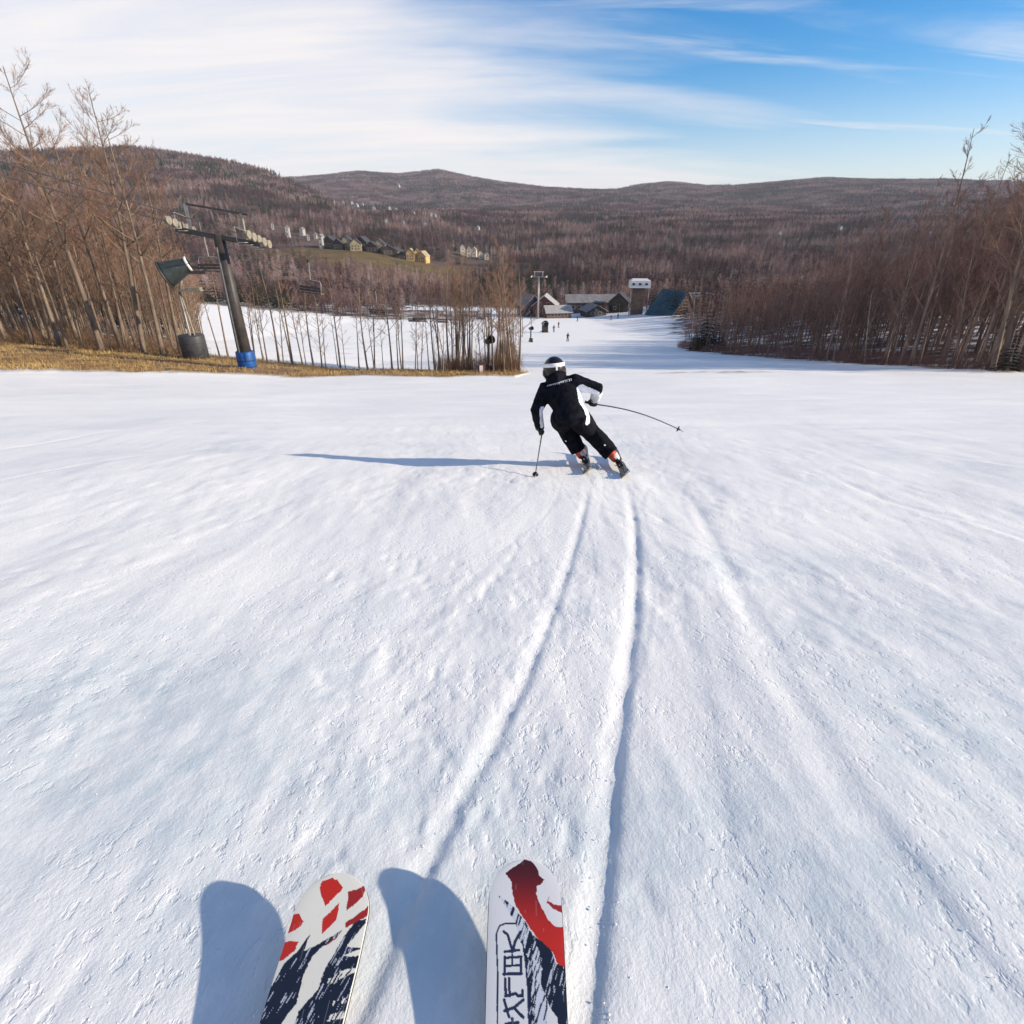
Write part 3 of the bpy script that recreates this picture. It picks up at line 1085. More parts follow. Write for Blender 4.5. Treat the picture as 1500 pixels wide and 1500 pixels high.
# ------------------------------------------------------------------ haze
def build_haze():
    m = MB()
    m.box((0, 2950, 95), (14000, 8200, 430))
    mt = bpy.data.materials.new('haze')
    mt.use_nodes = True
    t = mt.node_tree
    t.nodes.clear()
    out = N(t, 'ShaderNodeOutputMaterial')
    pv = N(t, 'ShaderNodeVolumePrincipled')
    pv.inputs['Color'].default_value = (.86, .86, 1.0, 1)
    pv.inputs['Density'].default_value = .00008
    pv.inputs['Anisotropy'].default_value = 0.0
    t.links.new(pv.outputs[0], out.inputs['Volume'])
    o = m.build('haze', mt)
    tag(o, 'thin pale blue air haze over the valley', 'haze', kind='stuff')


build_haze()


# ------------------------------------------------------------------ where the far houses stand
def ground_hit(px, py, y0=200.0, y1=3500.0):
    """first ground point seen at photo pixel (px, py)"""
    ys = np.geomspace(y0, y1, 900)
    d = at(px, py, 1.0)
    zs = H(d.x * ys, ys)
    k = np.nonzero(zs >= d.z * ys)[0]
    Y = float(ys[k[0]]) if len(k) else y1
    return d.x * Y, Y


TINY = [(490, 301), (497, 303), (503, 300), (516, 300), (523, 304), (531, 303), (548, 308), (571, 308), (580, 311), (605, 315), (622, 316), (632, 318), (637, 320), (590, 330),
        (623, 332), (566, 328), (584, 275), (1207, 302), (1141, 345), (1229, 338), (700, 338)]
TINY = [(px, py, ground_hit(px, py, 620)) for px, py in TINY]
SLABS = [(400, 336, 3, 5.5), (423, 348, 4, 10), (444, 345, 4, 7), (452, 352, 3.2, 5), (463, 350, 3, 4.5), (473, 364, 4, 10.5)]
SLABS = [(px, py, w, h, ground_hit(px, py, 300)) for px, py, w, h in SLABS]
PALE = [(678, 374, 4.5, 8.5), (687, 377, 4, 8), (695, 376, 4.5, 7.5), (704, 379, 4, 6), (713, 380, 4, 5)]
PALE = [(px, py, w, h, ground_hit(px, py, 330)) for px, py, w, h in PALE]
CLEARINGS = [(h[-1][0], h[-1][1], 16) for h in SLABS + PALE] + [(h[-1][0], h[-1][1], 10) for h in TINY]


# ------------------------------------------------------------------ far woods (one mass)
def far_tree_mesh(seed, mtl, n=70, h=9.0):
    rng = random.Random(seed)
    mb = MB()
    mb.tube([(0, 0, -.5), (0, 0, h * .55), (0, 0, h * .95)], [.14, .09, .02], 4, cap=False)
    for i in range(n):
        t = rng.uniform(.22, .98)
        a = rng.uniform(0, 6.283)
        L = h * .30 * (1.15 - t) * rng.uniform(.6, 1.3) + .35
        p = Vector((0, 0, h * t * .92))
        e = p + Vector((math.cos(a) * L * .75, math.sin(a) * L * .75, L * rng.uniform(.5, 1.1)))
        mb.twig(p.lerp(e, rng.uniform(0, .5)), e, rng.uniform(.05, .085))
    return mb.mesh('far_bare_tree', mtl)


def far_cone_mesh(seed, mtl, h=10.0):
    tr, cr = gen_conifer(seed, h, 2.0, 9)
    return cr.mesh('far_evergreen', mtl)


def clump_mesh(seed, mtl, conifer=0.0):
    rng = random.Random(seed)
    mb = MB()
    for k in range(9):
        ox, oy, h = rng.uniform(-14, 14), rng.uniform(-14, 14), rng.uniform(5, 8)
        if rng.random() < conifer:
            mb.mat = 1
            for q in range(26):
                t = rng.random()
                a = rng.uniform(0, 6.28)
                rr = 2.1 * (1 - t) + .15
                p = Vector((ox, oy, h * (.1 + .88 * t)))
                mb.twig(p, p + Vector((math.cos(a) * rr, math.sin(a) * rr, -rr * .4)), .55)
        else:
            mb.mat = 0
            for q in range(20):
                t = rng.uniform(.2, .95)
                a = rng.uniform(0, 6.28)
                L = h * .3 * (1.2 - t)
                p = Vector((ox, oy, h * t * .9))
                mb.twig(p, p + Vector((math.cos(a) * L, math.sin(a) * L, L * .9)), .22)
    return mb.mesh('far_clump', [mtl, M_needle])


def scatter(name, label, meshes, P, scl):
    coll = bpy.data.collections.new(name + '_kinds')
    for i, me in enumerate(meshes):
        o = bpy.data.objects.new('%s_kind_%02d' % (name, i), me)
        coll.objects.link(o)
    n = len(P)
    rng_ = np.random.default_rng(len(name))
    me = bpy.data.meshes.new(name)
    me.vertices.add(n)
    me.vertices.foreach_set('co', P.astype(np.float32).ravel())
    attr(me, 'scl', scl)
    attr(me, 'rot', rng_.random(n) * 6.283)
    a = me.attributes.new('idx', 'INT', 'POINT')
    a.data.foreach_set('value', rng_.integers(0, len(meshes), n).astype(np.int32))
    ng = bpy.data.node_groups.new(name, 'GeometryNodeTree')
    ng.interface.new_socket('Geometry', in_out='INPUT', socket_type='NodeSocketGeometry')
    ng.interface.new_socket('Geometry', in_out='OUTPUT', socket_type='NodeSocketGeometry')
    gi, go = ng.nodes.new('NodeGroupInput'), ng.nodes.new('NodeGroupOutput')
    ip = ng.nodes.new('GeometryNodeInstanceOnPoints')
    ci = ng.nodes.new('GeometryNodeCollectionInfo')
    ci.inputs['Collection'].default_value = coll
    ci.inputs['Separate Children'].default_value = True
    ci.inputs['Reset Children'].default_value = True
    L = ng.links.new

    def na(nm, typ):
        q = ng.nodes.new('GeometryNodeInputNamedAttribute')
        q.data_type = typ
        q.inputs['Name'].default_value = nm
        return q.outputs['Attribute']
    cx = ng.nodes.new('ShaderNodeCombineXYZ')
    L(na('rot', 'FLOAT'), cx.inputs[2])
    L(gi.outputs[0], ip.inputs['Points'])
    L(ci.outputs[0], ip.inputs['Instance'])
    ip.inputs['Pick Instance'].default_value = True
    L(na('idx', 'INT'), ip.inputs['Instance Index'])
    e2r = ng.nodes.new('FunctionNodeEulerToRotation')
    L(cx.outputs[0], e2r.inputs[0])
    L(e2r.outputs[0], ip.inputs['Rotation'])
    L(na('scl', 'FLOAT'), ip.inputs['Scale'])
    L(ip.outputs[0], go.inputs[0])
    o = link(name, me)
    md = o.modifiers.new('woods', 'NODES')
    md.node_group = ng
    tag(o, label, 'woods', kind='stuff')
    return o


def joined_tree(seed, h, r, n, c, sp, mt, mc, thick):
    tr, cr = gen_tree(seed, h, r, n, c, sp, .9, 8, 9, thick=thick)
    tr.mat = 1
    tr.add(cr.v, cr.f)
    return tr.mesh('interior_tree', [mt, mc])


def build_wood_interior():
    rng_ = np.random.default_rng(19)
    # deep inside the shaded wood
    Y = 44 + 75 * rng_.random(1100)
    xe = np.interp(Y, RIGHT_EDGE_Y, RIGHT_EDGE_X)
    X = xe + 5 + 50 * rng_.random(1100)
    k = X < 1.05 * Y + 6
    X, Y = X[k][:290], Y[k][:290]
    s = rng_.uniform(.75, 1.05, len(X)) * np.interp(X / Y, [.3, .5, .7, .95], [.62, .84, 1.1, 1.45])
    scatter('shaded_wood_interior', 'brown mass of trees deep inside the shaded wood', [joined_tree(340 + i, h, .1, 15, .15, .24, M_bark_dark, M_twig_red, 1.25) for i, h in enumerate((14, 12, 15.5))],
            np.stack([X, Y, H(X, Y) - .1], -1), s)
    # deep inside the sunlit wood
    Y = 56 + 44 * rng_.random(190)
    X = np.array([pix_xy(p, 1.0)[0] for p in rng_.uniform(-60, 300, 190)]) * Y
    s = rng_.uniform(.7, 1.0, len(X))
    scatter('sunlit_wood_interior', 'brown mass of trees deep inside the sunlit wood', [joined_tree(360 + i, h, .1, 15, .2, .26, M_bark, M_twig, 1.1) for i, h in enumerate((13, 11, 14))],
            np.stack([X, Y, H(X, Y) - .1], -1), s)


def build_far_woods():
    rng_ = np.random.default_rng(77)

    def sample(n, r0, r1, pw):
        u = rng_.random(n)
        r = (r0 ** pw + u * (r1 ** pw - r0 ** pw)) ** (1 / pw)
        a = rng_.uniform(R(-50), R(50), n)
        return r * np.sin(a), r * np.cos(a)
    # valley trees, single
    X, Y = sample(32000, 110, 1000, 1.3)
    ok = np.ones(len(X), bool)
    ok &= ~((Y < 236) & (X > -10) & (X < 52))
    ok &= ~((Y < 192 + 14 * fbm(X / 9.0, Y * 0, 133, 2)) & (X > -.53 * Y - 4) & (X < 30))               # the snow runs and the base
    ok &= ~((Y < 262) & (X > -38) & (X < 48))               # base buildings
    ok &= meadow_mask(X, Y) < .3
    ok &= ~((np.abs(X + 60) < 75) & (np.abs(Y - 452) < 26))   # condominiums
    ok &= ~((X < 0) & (Y < 88))
    ok &= ~((X > 30) & (Y < 118))
    for hx, hy, hr in CLEARINGS:
        ok &= ~((np.abs(X - hx * Y / hy) < hr) & (Y < hy + hr) & (Y > hy - hr * 4))
    X, Y = X[ok], Y[ok]
    cf = fbm(X / 48.0, Y / 40.0, 131, 3) + .35 * (rng_.random(len(X)) - .5)
    isc = cf > .055
    Z = H(X, Y)
    P = np.stack([X, Y, Z], -1)
    s = rng_.uniform(.6, 1.15, len(X))
    scatter('valley_bare_woods', 'mass of bare brown woods filling the valley floor', [far_tree_mesh(700 + i, M_farwood if i % 3 else M_farwood2) for i in range(7)], P[~isc], s[~isc])
    scatter('valley_evergreens', 'dark evergreens scattered through the valley woods', [far_cone_mesh(720 + i, M_needle if i % 2 else M_needle_light) for i in range(4)], P[isc], s[isc] * .95)
    # far hillsides, clumps
    X, Y = sample(30000, 950, 4100, 1.5)
    ok = np.ones(len(X), bool)
    for hx, hy, hr in CLEARINGS:
        ok &= ~((np.abs(X - hx * Y / hy) < hr + 12) & (Y < hy + 20) & (Y > hy - 110))
    X, Y = X[ok], Y[ok]
    cf = fbm(X / 170.0, Y / 130.0, 141, 3) + .25 * (rng_.random(len(X)) - .5)
    isc = cf > .07
    Z = H(X, Y) - .5
    P = np.stack([X, Y, Z], -1)
    s = rng_.uniform(.8, 1.3, len(X))
    scatter('hillside_bare_woods', 'purple brown bare woods covering the far hills', [clump_mesh(740 + i, M_farwood if i % 2 else M_farwood2, .06) for i in range(6)], P[~isc], s[~isc])
    scatter('hillside_evergreens', 'dark evergreen stands on the far hills', [clump_mesh(760 + i, M_farwood, .85) for i in range(4)], P[isc], s[isc])


build_far_woods()
build_wood_interior()

# ------------------------------------------------------------------ buildings
M_white = mat('white_paint', (.62, .61, .58), .6, .06, 1.0)
M_cream = mat('cream_siding', (.62, .54, .42), .7, .12, .6)
M_gold = mat('golden_siding', (.50, .32, .12), .7, .2, .4)
M_tan = mat('tan_siding', (.36, .28, .17), .7, .2, .4)
M_darkwood = mat('dark_wood_siding', (.055, .042, .038), .8, .3, .7)
M_brownwood = mat('brown_siding', (.13, .085, .065), .8, .25, .7)
M_greyroof = mat('grey_roofing', (.20, .19, .19), .75, .2, .6)
M_darkroof = mat('dark_roofing', (.05, .05, .058), .8, .25, .5)
M_redwall = mat('red_siding', (.13, .045, .035), .7, .2, .5)
M_navy = mat('navy_siding', (.035, .04, .065), .7, .2, .5)
M_teal = mat('teal_metal_roof', (.010, .055, .085), .5, .35, .35)
M_rust = mat('brown_metal_roof', (.20, .14, .11), .6, .25, .4)
M_palehouse = mat('weathered_white_siding', (.36, .34, .32), .8, .15, .5)
M_glass = mat('window_glass', (.03, .035, .04), .12, spec=.5)
M_trim = mat('pale_trim', (.36, .34, .32), .6, .1, 1.0)


def building(name, label, cat, x, y, w, d, h, rz, wall, roof, rh=2.0, ridge='x', ov=.4, wins=(), door=None, trim=None, group=None, z=None):
    o = thing(name, label, cat, (x, y, (ground_z(x, y) if z is None else z) - .3), rz, group)
    m = MB()
    if ridge == 'x':
        prof = [(-d / 2, 0), (d / 2, 0), (d / 2, h), (0, h + rh), (-d / 2, h)]
        vs = [(-w / 2, a, b) for a, b in prof] + [(w / 2, a, b) for a, b in prof]
    else:
        prof = [(-w / 2, 0), (w / 2, 0), (w / 2, h), (0, h + rh), (-w / 2, h)]
        vs = [(a, d / 2, b) for a, b in prof] + [(a, -d / 2, b) for a, b in prof]
    m.add(vs, [(0, 1, 2, 3, 4), (9, 8, 7, 6, 5)] + [(i, i + 5, (i + 1) % 5 + 5, (i + 1) % 5) for i in range(5)])
    child('wall', m.mesh('wall', wall), o)
    m = MB()
    t = .22
    hw, hl = (d / 2, w / 2 + ov) if ridge == 'x' else (w / 2, d / 2 + ov)
    sl = rh / hw
    for sg in (-1, 1):
        a = [(0, h + rh + .02), (sg * (hw + ov), h - ov * sl + .02)]
        q = []
        for e in (-hl, hl):
            for (p, zz) in a:
                for dz in (0, t):
                    q.append((e, p, zz + dz) if ridge == 'x' else (p, e, zz + dz))
        m.add(q, [(0, 2, 3, 1), (4, 5, 7, 6), (0, 1, 5, 4), (2, 6, 7, 3), (1, 3, 7, 5), (0, 4, 6, 2)])
    child('roof', m.mesh('roof', roof), o)
    for (wx, wz, ww, wh) in wins:
        m = MB()
        m.box((wx, -d / 2 - .04, wz), (ww, .10, wh))
        wo = child('window', m.mesh('window', trim or M_trim), o)
        m = MB()
        m.box((wx, -d / 2 - .085, wz), (ww * .82, .05, wh * .84))
        child('pane', m.mesh('pane', M_glass), wo)
    if door:
        m = MB()
        m.box((door[0], -d / 2 - .05, door[2] / 2 + .3), (door[1], .1, door[2]))
        child('door', m.mesh('door', M_darkwood), o)
    return o


YB = 214
lx = lambda px, Y, row=458: at(px, row, Y).x
# base village
building('lodge', 'dark base lodge with a red gable end and pale eaves', 'building', lx(799, YB), YB + 2, 8.5, 9, 4.6, R(-8), M_redwall, M_trim, 3.2, 'y', .7,
         [(-1.7, 5.0, 1.3, 1.3), (1.5, 5.0, 1.3, 1.3), (-2.6, 2.2, 1.4, 1.4), (0, 2.2, 1.4, 1.4), (2.6, 2.2, 1.4, 1.4)])
building('lodge', 'navy lodge wing with a pale sloping roof beside the red gable', 'building', lx(776, YB), YB + 4, 7, 9, 4.5, R(20), M_navy, M_greyroof, 3.4, 'y', .6, [(-1.4, 3, 1.2, 1.2), (1.4, 3, 1.2, 1.2)])
building('lodge', 'low lodge hall with a slanting pale roof before the red gable', 'building', lx(815, YB), YB - 4, 9, 6, 2.6, R(10), M_brownwood, M_trim, 1.8, 'x', .6, [(-2.5, 1.7, 1.3, 1.0), (0, 1.7, 1.3, 1.0), (2.5, 1.7, 1.3, 1.0)])
building('base_building', 'long grey roofed hall at the back of the base', 'building', lx(866, YB + 18), YB + 18, 21, 10, 4.2, R(2), M_brownwood, M_greyroof, 2.2, 'x', .6,
         [(-8 + 2.3 * i, 2.4, 1.3, 1.2) for i in range(8)])
building('base_building', 'small hall with a low grey gable facing the snow', 'building', lx(869, YB), YB, 7.5, 7, 2.4, R(14), M_darkwood, M_greyroof, 1.9, 'y', .6, [(-1.6, 1.6, 1.5, 1.0), (1.2, 1.6, 1.5, 1.0)])
building('base_building', 'dark steep roofed shed at the foot of the white lift terminal', 'building', lx(912, YB), YB + 8, 7, 7, 4.2, R(-15), M_darkwood, M_darkroof, 3.0, 'y', .5, [(-1.4, 2.0, 1.2, 1.2)])
building('base_building', 'low building with a broad pale grey roof behind the teal roof', 'building', lx(1015, YB + 4), YB + 4, 17, 8, 3.6, R(-6), M_tan, M_greyroof, 1.7, 'x', .7,
         [(-6 + 2.4 * i, 2.2, 1.2, 1.1) for i in range(6)])
building('base_building', 'tan cabin beside the evergreens at the end of the shaded wood', 'building', lx(1040, YB - 16), YB - 16, 7, 7, 2.8, R(15), M_cream, M_rust, 2.0, 'y', .5, [(-1.6, 1.8, 1.2, 1.0)])

# teal roofed A-frame
AX, AY = lx(985, 196, 474), 196
af = thing('a_frame_building', 'broad teal metal roof of the A-frame hall by the snow', 'building', (AX, AY, ground_z(AX, AY) - .2), R(28))
m = MB()
m.add([(-6.2, -5, 0), (6.2, -5, 0), (0, -5, 7.2), (-6.2, 6, 0), (6.2, 6, 0), (0, 6, 7.2)], [(0, 1, 2), (5, 4, 3), (0, 3, 4, 1)])
child('wall', m.mesh('wall', M_brownwood), af)
for sg, mt in ((-1, M_teal), (1, M_rust)):
    m = MB()
    q = []
    for e in (-5.7, 6.7):
        for (px, pz) in ((0, 7.35), (sg * 6.9, -.6)):
            q += [(px, e, pz), (px + sg * .17, e, pz + .15)]
    m.add(q, [(0, 2, 3, 1), (4, 5, 7, 6), (0, 1, 5, 4), (2, 6, 7, 3), (1, 3, 7, 5), (0, 4, 6, 2)])
    ro = child('roof', m.mesh('roof', mt), af)
    ro['label'] = 'teal metal roof slope' if sg < 0 else 'brown metal roof slope'
    for k in range(9):
        m = MB()
        yk = -5.3 + k * 1.46
        m.tube([(sg * .2, yk, 7.5), (sg * 7.0, yk, -.35)], .05, 4)
        child('seam', m.mesh('seam', mt), ro)

# white lift terminal on a dark base
TX, TYY = lx(932, 206, 466), 206
tz = ground_z(TX, TYY)
tm = thing('lift_terminal', 'white boxy chairlift terminal raised on a dark tower', 'lift terminal', (TX, TYY, tz), R(-6))
m = MB()
m.box((0, 0, 10.1), (7.2, 5.0, 2.3), taper=.97)
m.box((0, 0, 11.45), (6.6, 4.6, .5), taper=.8)
cab = child('housing', m.mesh('housing', M_white), tm)
for k in range(3):
    m = MB()
    m.box((-2.3 + 2.2 * k, -2.5, 10.2), (.9, .12, .7))
    child('window', m.mesh('window', M_glass), cab)
m = MB()
m.box((-.2, .3, 4.3), (4.2, 3.0, 9.2))
child('tower', m.mesh('tower', M_brownwood), tm)
for sx in (-3.0, 3.1):
    m = MB()
    m.tube([(sx, -2.2, -.3), (sx, -2.2, 9.0)], .16, 8)
    child('leg', m.mesh('leg', M_greyroof), tm)
m = MB()
for k in range(5):
    m.tube([(-2.7, -1.45, 1 + k * 1.7), (2.3, -1.45, 2.2 + k * 1.7)], .07, 4)
child('brace', m.mesh('brace', M_brownwood), tm)

# condominiums and houses over the valley
cx = [(487, 452, 10, 8, 'dark'), (499, 446, 8, 7, 'dark'), (511, 450, 8, 9, 'tan'), (523, 444, 8, 8, 'tan'), (534, 454, 9, 9, 'dark'), (547, 448, 9, 7, 'dark'),
      (558, 455, 8, 9, 'tan'), (569, 448, 8, 7, 'dark'), (580, 452, 7, 6, 'tan'), (590, 446, 7, 5, 'dark'), (602, 446, 6.5, 8, 'gold'), (611, 448, 6.5, 8.5, 'gold'), (620, 446, 6.5, 8, 'gold')]
for i, (px, Y, w, h, k) in enumerate(cx):
    x = at(px, 372, Y).x
    wl = {'dark': M_darkwood, 'tan': M_tan, 'gold': M_gold}[k]
    lab = {'dark': 'dark timbered condominium block above the straw meadow', 'tan': 'tan sided condominium block among the dark ones above the meadow',
           'gold': 'golden sided steep gabled condominium at the end of the meadow row'}[k]
    building('condominium', lab, 'building', x, Y, w, 9, h * .62, R(-12 + 7 * (i % 4)), wl, M_darkroof if k != 'gold' else M_tan, h * .42, 'y', .4,
             [(a * w * .27, h * b, w * .16, h * .13) for a in (-1, 0, 1) for b in (.2, .42)], trim=M_cream, group='condominiums above the meadow')
for i, (px, py, w, h, (x, y)) in enumerate(SLABS):
    building('tall_house', 'tall narrow white house on the brown hillside', 'house', x, y, .55 * w * y / 430, 8, h * .8, R(20 - 9 * (i % 3)), M_palehouse, M_greyroof, 1.3, 'y', .3,
             [(0, h * .3, .9, 1.0), (0, h * .62, .9, 1.0)], group='white houses on the hillside')
for i, (px, py, w, h, (x, y)) in enumerate(PALE):
    building('town_house', 'pale gabled town house in a tight row below the woods', 'house', x, y, w, 8, h * .8, R(8 - 5 * (i % 3)), M_cream, M_trim, h * .3, 'y', .3,
             [(0, h * .3, .9, 1.0), (0, h * .62, .9, 1.0)], group='pale town houses')
for i, (px, py, (x, y)) in enumerate(TINY):
    s = y / 1000
    building('far_house', 'tiny white house dotted on the far wooded hillside', 'house', x, y, 3.6 * s + 1.2, 4 + 2 * s, 2.8 * s + 1.0, R(-20 + 13 * (i % 4)), M_palehouse, M_greyroof, 1.7 * s + .4, 'y', .3,
             group='white houses on the far hillside', z=ground_z(x, y) + 1)

# ------------------------------------------------------------------ chairlift
M_steel = mat('galvanised_steel', (.30, .29, .27), .45, .15, 3.0, metal=.3)
M_pale = mat('pale_painted_steel', (.23, .20, .155), .6, .2, 3.0)
M_darksteel = mat('dark_painted_steel', (.045, .038, .035), .5, .25, 2.0)
M_rubber = mat('black_rubber', (.02, .02, .02), .7)
M_blue = mat('blue_vinyl_pad', (.010, .075, .27), .45, .15, 4.0)
M_pad = mat('charcoal_vinyl_pad', (.045, .045, .05), .5, .2, 2.0)
M_gunbody = mat('dark_green_gun_shell', (.028, .035, .034), .35, .2, 3.0)

t1 = at(362, 533, 40.4)
t1z = ground_z(t1.x, 40.4)
t2 = at(788, 460, 205)
LD = Vector((t2.x - t1.x, 205 - 40.4, 0)).normalized()
LRZ = -math.atan2(LD.x, LD.y)
arm_z = at(312, 347, 40.4).z


def sheaves(o, x, z, pitch, n=4, L=2.2, mt=None):
    """wheel battery carrying the rope, as one part with its wheels below it"""
    m = MB()
    Mx = Matrix.Rotation(pitch, 3, 'X')
    m.box((x, 0, z), (.12, L, .16), Mx)
    for s in (-.28, .28):
        p = Mx @ Vector((0, s * L, -.17))
        m.box(Vector((x, 0, z)) + p, (.10, L * .42, .12), Mx)
    b = child('sheave_assembly', m.mesh('sheave_assembly', mt or M_pale), o)
    for k in range(n):
        y = -L * .42 + k * L * .84 / (n - 1)
        c = Vector((x, 0, z)) + Mx @ Vector((0, y, -.02))
        m = MB()
        T = Matrix.Translation(c + Vector((.16, 0, 0))) @ Matrix.Rotation(R(90), 4, 'Y')
        m.lathe([(.05, -.07), (.23, -.07), (.26, -.05), (.20, 0), (.26, .05), (.23, .07), (.05, .07)], T, 14, True)
        child('sheave_wheel', m.mesh('sheave_wheel', mt or M_pale), b)


tw = thing('lift_tower', 'dark tubular chairlift tower with a pale crossarm and a blue padded foot', 'lift tower', (t1.x, 40.4, t1z), LRZ)
hT = arm_z - t1z
m = MB()
m.tube([(0, 0, -.3), (0, 0, hT * .5), (0, 0, hT + .15)], [.50, .42, .34], 18)
child('column', m.mesh('column', M_darksteel, True), tw)
m = MB()
m.mat = 1
m.tube([(-.05, -.53, .3), (-.05, -.45, hT * .55), (-.05, -.39, hT * .93)], .045, 6)
m.mat = 0
for s in (.12, .42):
    m.tube([(s, -.54, .8), (s, -.42, hT - .1)], .018, 5)
for k in range(22):
    z = 1.0 + k * (hT - 1.4) / 22
    m.tube([(.12, -.54 + .12 * k / 22, z), (.42, -.54 + .12 * k / 22, z)], .012, 4)
child('ladder', m.mesh('ladder', [M_darksteel, M_steel]), tw)
m = MB()
Tl = Matrix.Rotation(R(8.5), 3, 'Y')
m.box((0, 0, hT), (6.0, .34, .30), Tl)
child('crossarm', m.mesh('crossarm', M_darksteel), tw)
for sx in (-1, 1):
    e = Tl @ Vector((sx * 2.75, 0, 0)) + Vector((0, 0, hT))
    sheaves(tw, e.x, e.z + .28, R(-16), 5, 2.6)
    m = MB()
    f = Tl @ Vector((sx * 1.95, 0, 0)) + Vector((0, 0, hT))
    m.box((f.x, 0, f.z + .85), (.16, .16, 1.6))
    child('lifting_post', m.mesh('lifting_post', M_pale if sx > 0 else M_steel), tw)
    m = MB()
    # catwalk with rails
    for yy in (-.9, -.3, .3, .9):
        m.box((e.x - sx * .45, yy, e.z - .12 - yy * .25), (.5, .42, .04))
    for yy in (-1.1, 1.1):
        m.tube([(e.x - sx * .7, yy, e.z - .1 - yy * .25), (e.x - sx * .7, yy, e.z + .75 - yy * .25)], .02, 5)
    m.tube([(e.x - sx * .7, -1.1, e.z + 1.02), (e.x - sx * .7, 1.1, e.z + .48)], .02, 5)
    child('catwalk', m.mesh('catwalk', M_steel), tw)
m = MB()
a = Tl @ Vector((-2.15, 0, 1.62)) + Vector((0, 0, hT))
b = Tl @ Vector((2.2, 0, 1.62)) + Vector((0, 0, hT))
m.tube([a, b], .07, 6)
child('lifting_beam', m.mesh('lifting_beam', M_darksteel), tw)
m = MB()
m.lathe([(.58, -.1), (.62, .05), (.62, 1.3), (.58, 1.38), (.45, 1.38)], Matrix.Identity(4), 20)
pd = child('foot_pad', m.mesh('foot_pad', M_blue, True), tw)
pd['label'] = 'bright blue vinyl pad'
m = MB()
for z in (.3, .75):
    m.lathe([(.622, z - .03), (.63, z), (.622, z + .03)], Matrix.Identity(4), 20)
child('strap', m.mesh('strap', M_rubber), pd)

# rope line in plan and height
RY = [40.4, 46, 58, 72, 90, 120, 160, 205]
RZ_ = [arm_z + .3, arm_z - 1.3, -5.5, -8.4, -11.3, -14.3, -15.8, at(795, 406, 205).z]
side = Vector((LD.y, -LD.x, 0))


def rope_pt(Y, sg):
    t = (Y - 40.4) / LD.y
    p = Vector((t1.x, 40.4, 0)) + LD * t + side * (sg * 2.75)
    p.z = float(np.interp(Y, RY, RZ_)) + (-sg * .41 if Y < 41 else -sg * .41 * max(0, 1 - (Y - 41) / 20))
    return p


for sg in (-1, 1):
    m = MB()
    # uphill span leaves over the left shoulder of the run, downhill spans sag to the base
    up_end = rope_pt(40.4, sg) - LD * 75 + Vector((0, 0, 14))
    m.tube([up_end] + [rope_pt(40.4 + (205 - 40.4) * (k / 40) ** 1.3, sg) for k in range(41)], .03, 5)
    o = m.build('haul_rope', M_darksteel)
    tag(o, 'steel haul rope of the chairlift strung down to the base', 'cable', 'haul ropes of the chairlift')


def make_chair():
    o = thing('lift_chair', '', 'chairlift chair', group='chairs hanging on the chairlift')
    m = MB()
    m.box((0, 0, 0), (.14, .34, .16))
    m.tube([(0, -.12, .07), (0, .12, .07)], .06, 6)
    child('grip', m.mesh('grip', M_darksteel), o)
    m = MB()
    m.tube([(0, 0, -.05), (0, .03, -.6), (0, .06, -1.15), (0, .06, -1.35)], .035, 6)
    child('hanger', m.mesh('hanger', M_steel), o)
    m = MB()
    w = .86
    m.tube([(-w, 0, -2.3), (-w, .06, -1.6), (-w + .08, .06, -1.40), (0, .06, -1.34), (w - .08, .06, -1.40), (w, .06, -1.6), (w, 0, -2.3)], .032, 6)
    m.tube([(-w, 0, -2.3), (-w, .5, -2.32)], .028, 6)
    m.tube([(w, 0, -2.3), (w, .5, -2.32)], .028, 6)
    child('frame', m.mesh('frame', M_steel, True), o)
    m = MB()
    for k in range(3):
        m.box((0, .08 + .17 * k, -2.30), (2 * w, .15, .06))
    child('seat', m.mesh('seat', M_darksteel), o)
    for k in range(2):
        m = MB()
        m.box((0, -.04 + k * -.01, -2.10 + .20 * k), (2 * w, .05, .15))
        child('back_slat', m.mesh('back_slat', M_darksteel), o)
    return o


ch0 = make_chair()
chairs = [(42.6, -1, 0, 'chair hanging between the fan gun and the padded tower'), (46.5, 1, R(6), 'chair hanging just past the padded tower, biggest on the downhill rope'),
          (58.5, 1, R(2), 'second chair past the padded tower on the downhill rope'), (71, 1, 0, 'third chair past the padded tower, before the lower run'),
          (80, 1, 0, 'fourth chair past the padded tower, low over the lower run'), (84, -1, 0, 'chair on the far rope above the lower run'), (112, -1, 0, 'small chair near the base on the far rope'),
          (104, 1, 0, 'fifth chair past the padded tower, small above the run')]
for i, (Y, sg, tl, lab) in enumerate(chairs):
    c = ch0 if i == 0 else copy_tree(ch0)
    c.location = rope_pt(Y, sg)
    c.rotation_euler = (R(3 * (i % 3 - 1)), tl, LRZ)
    c['label'] = lab

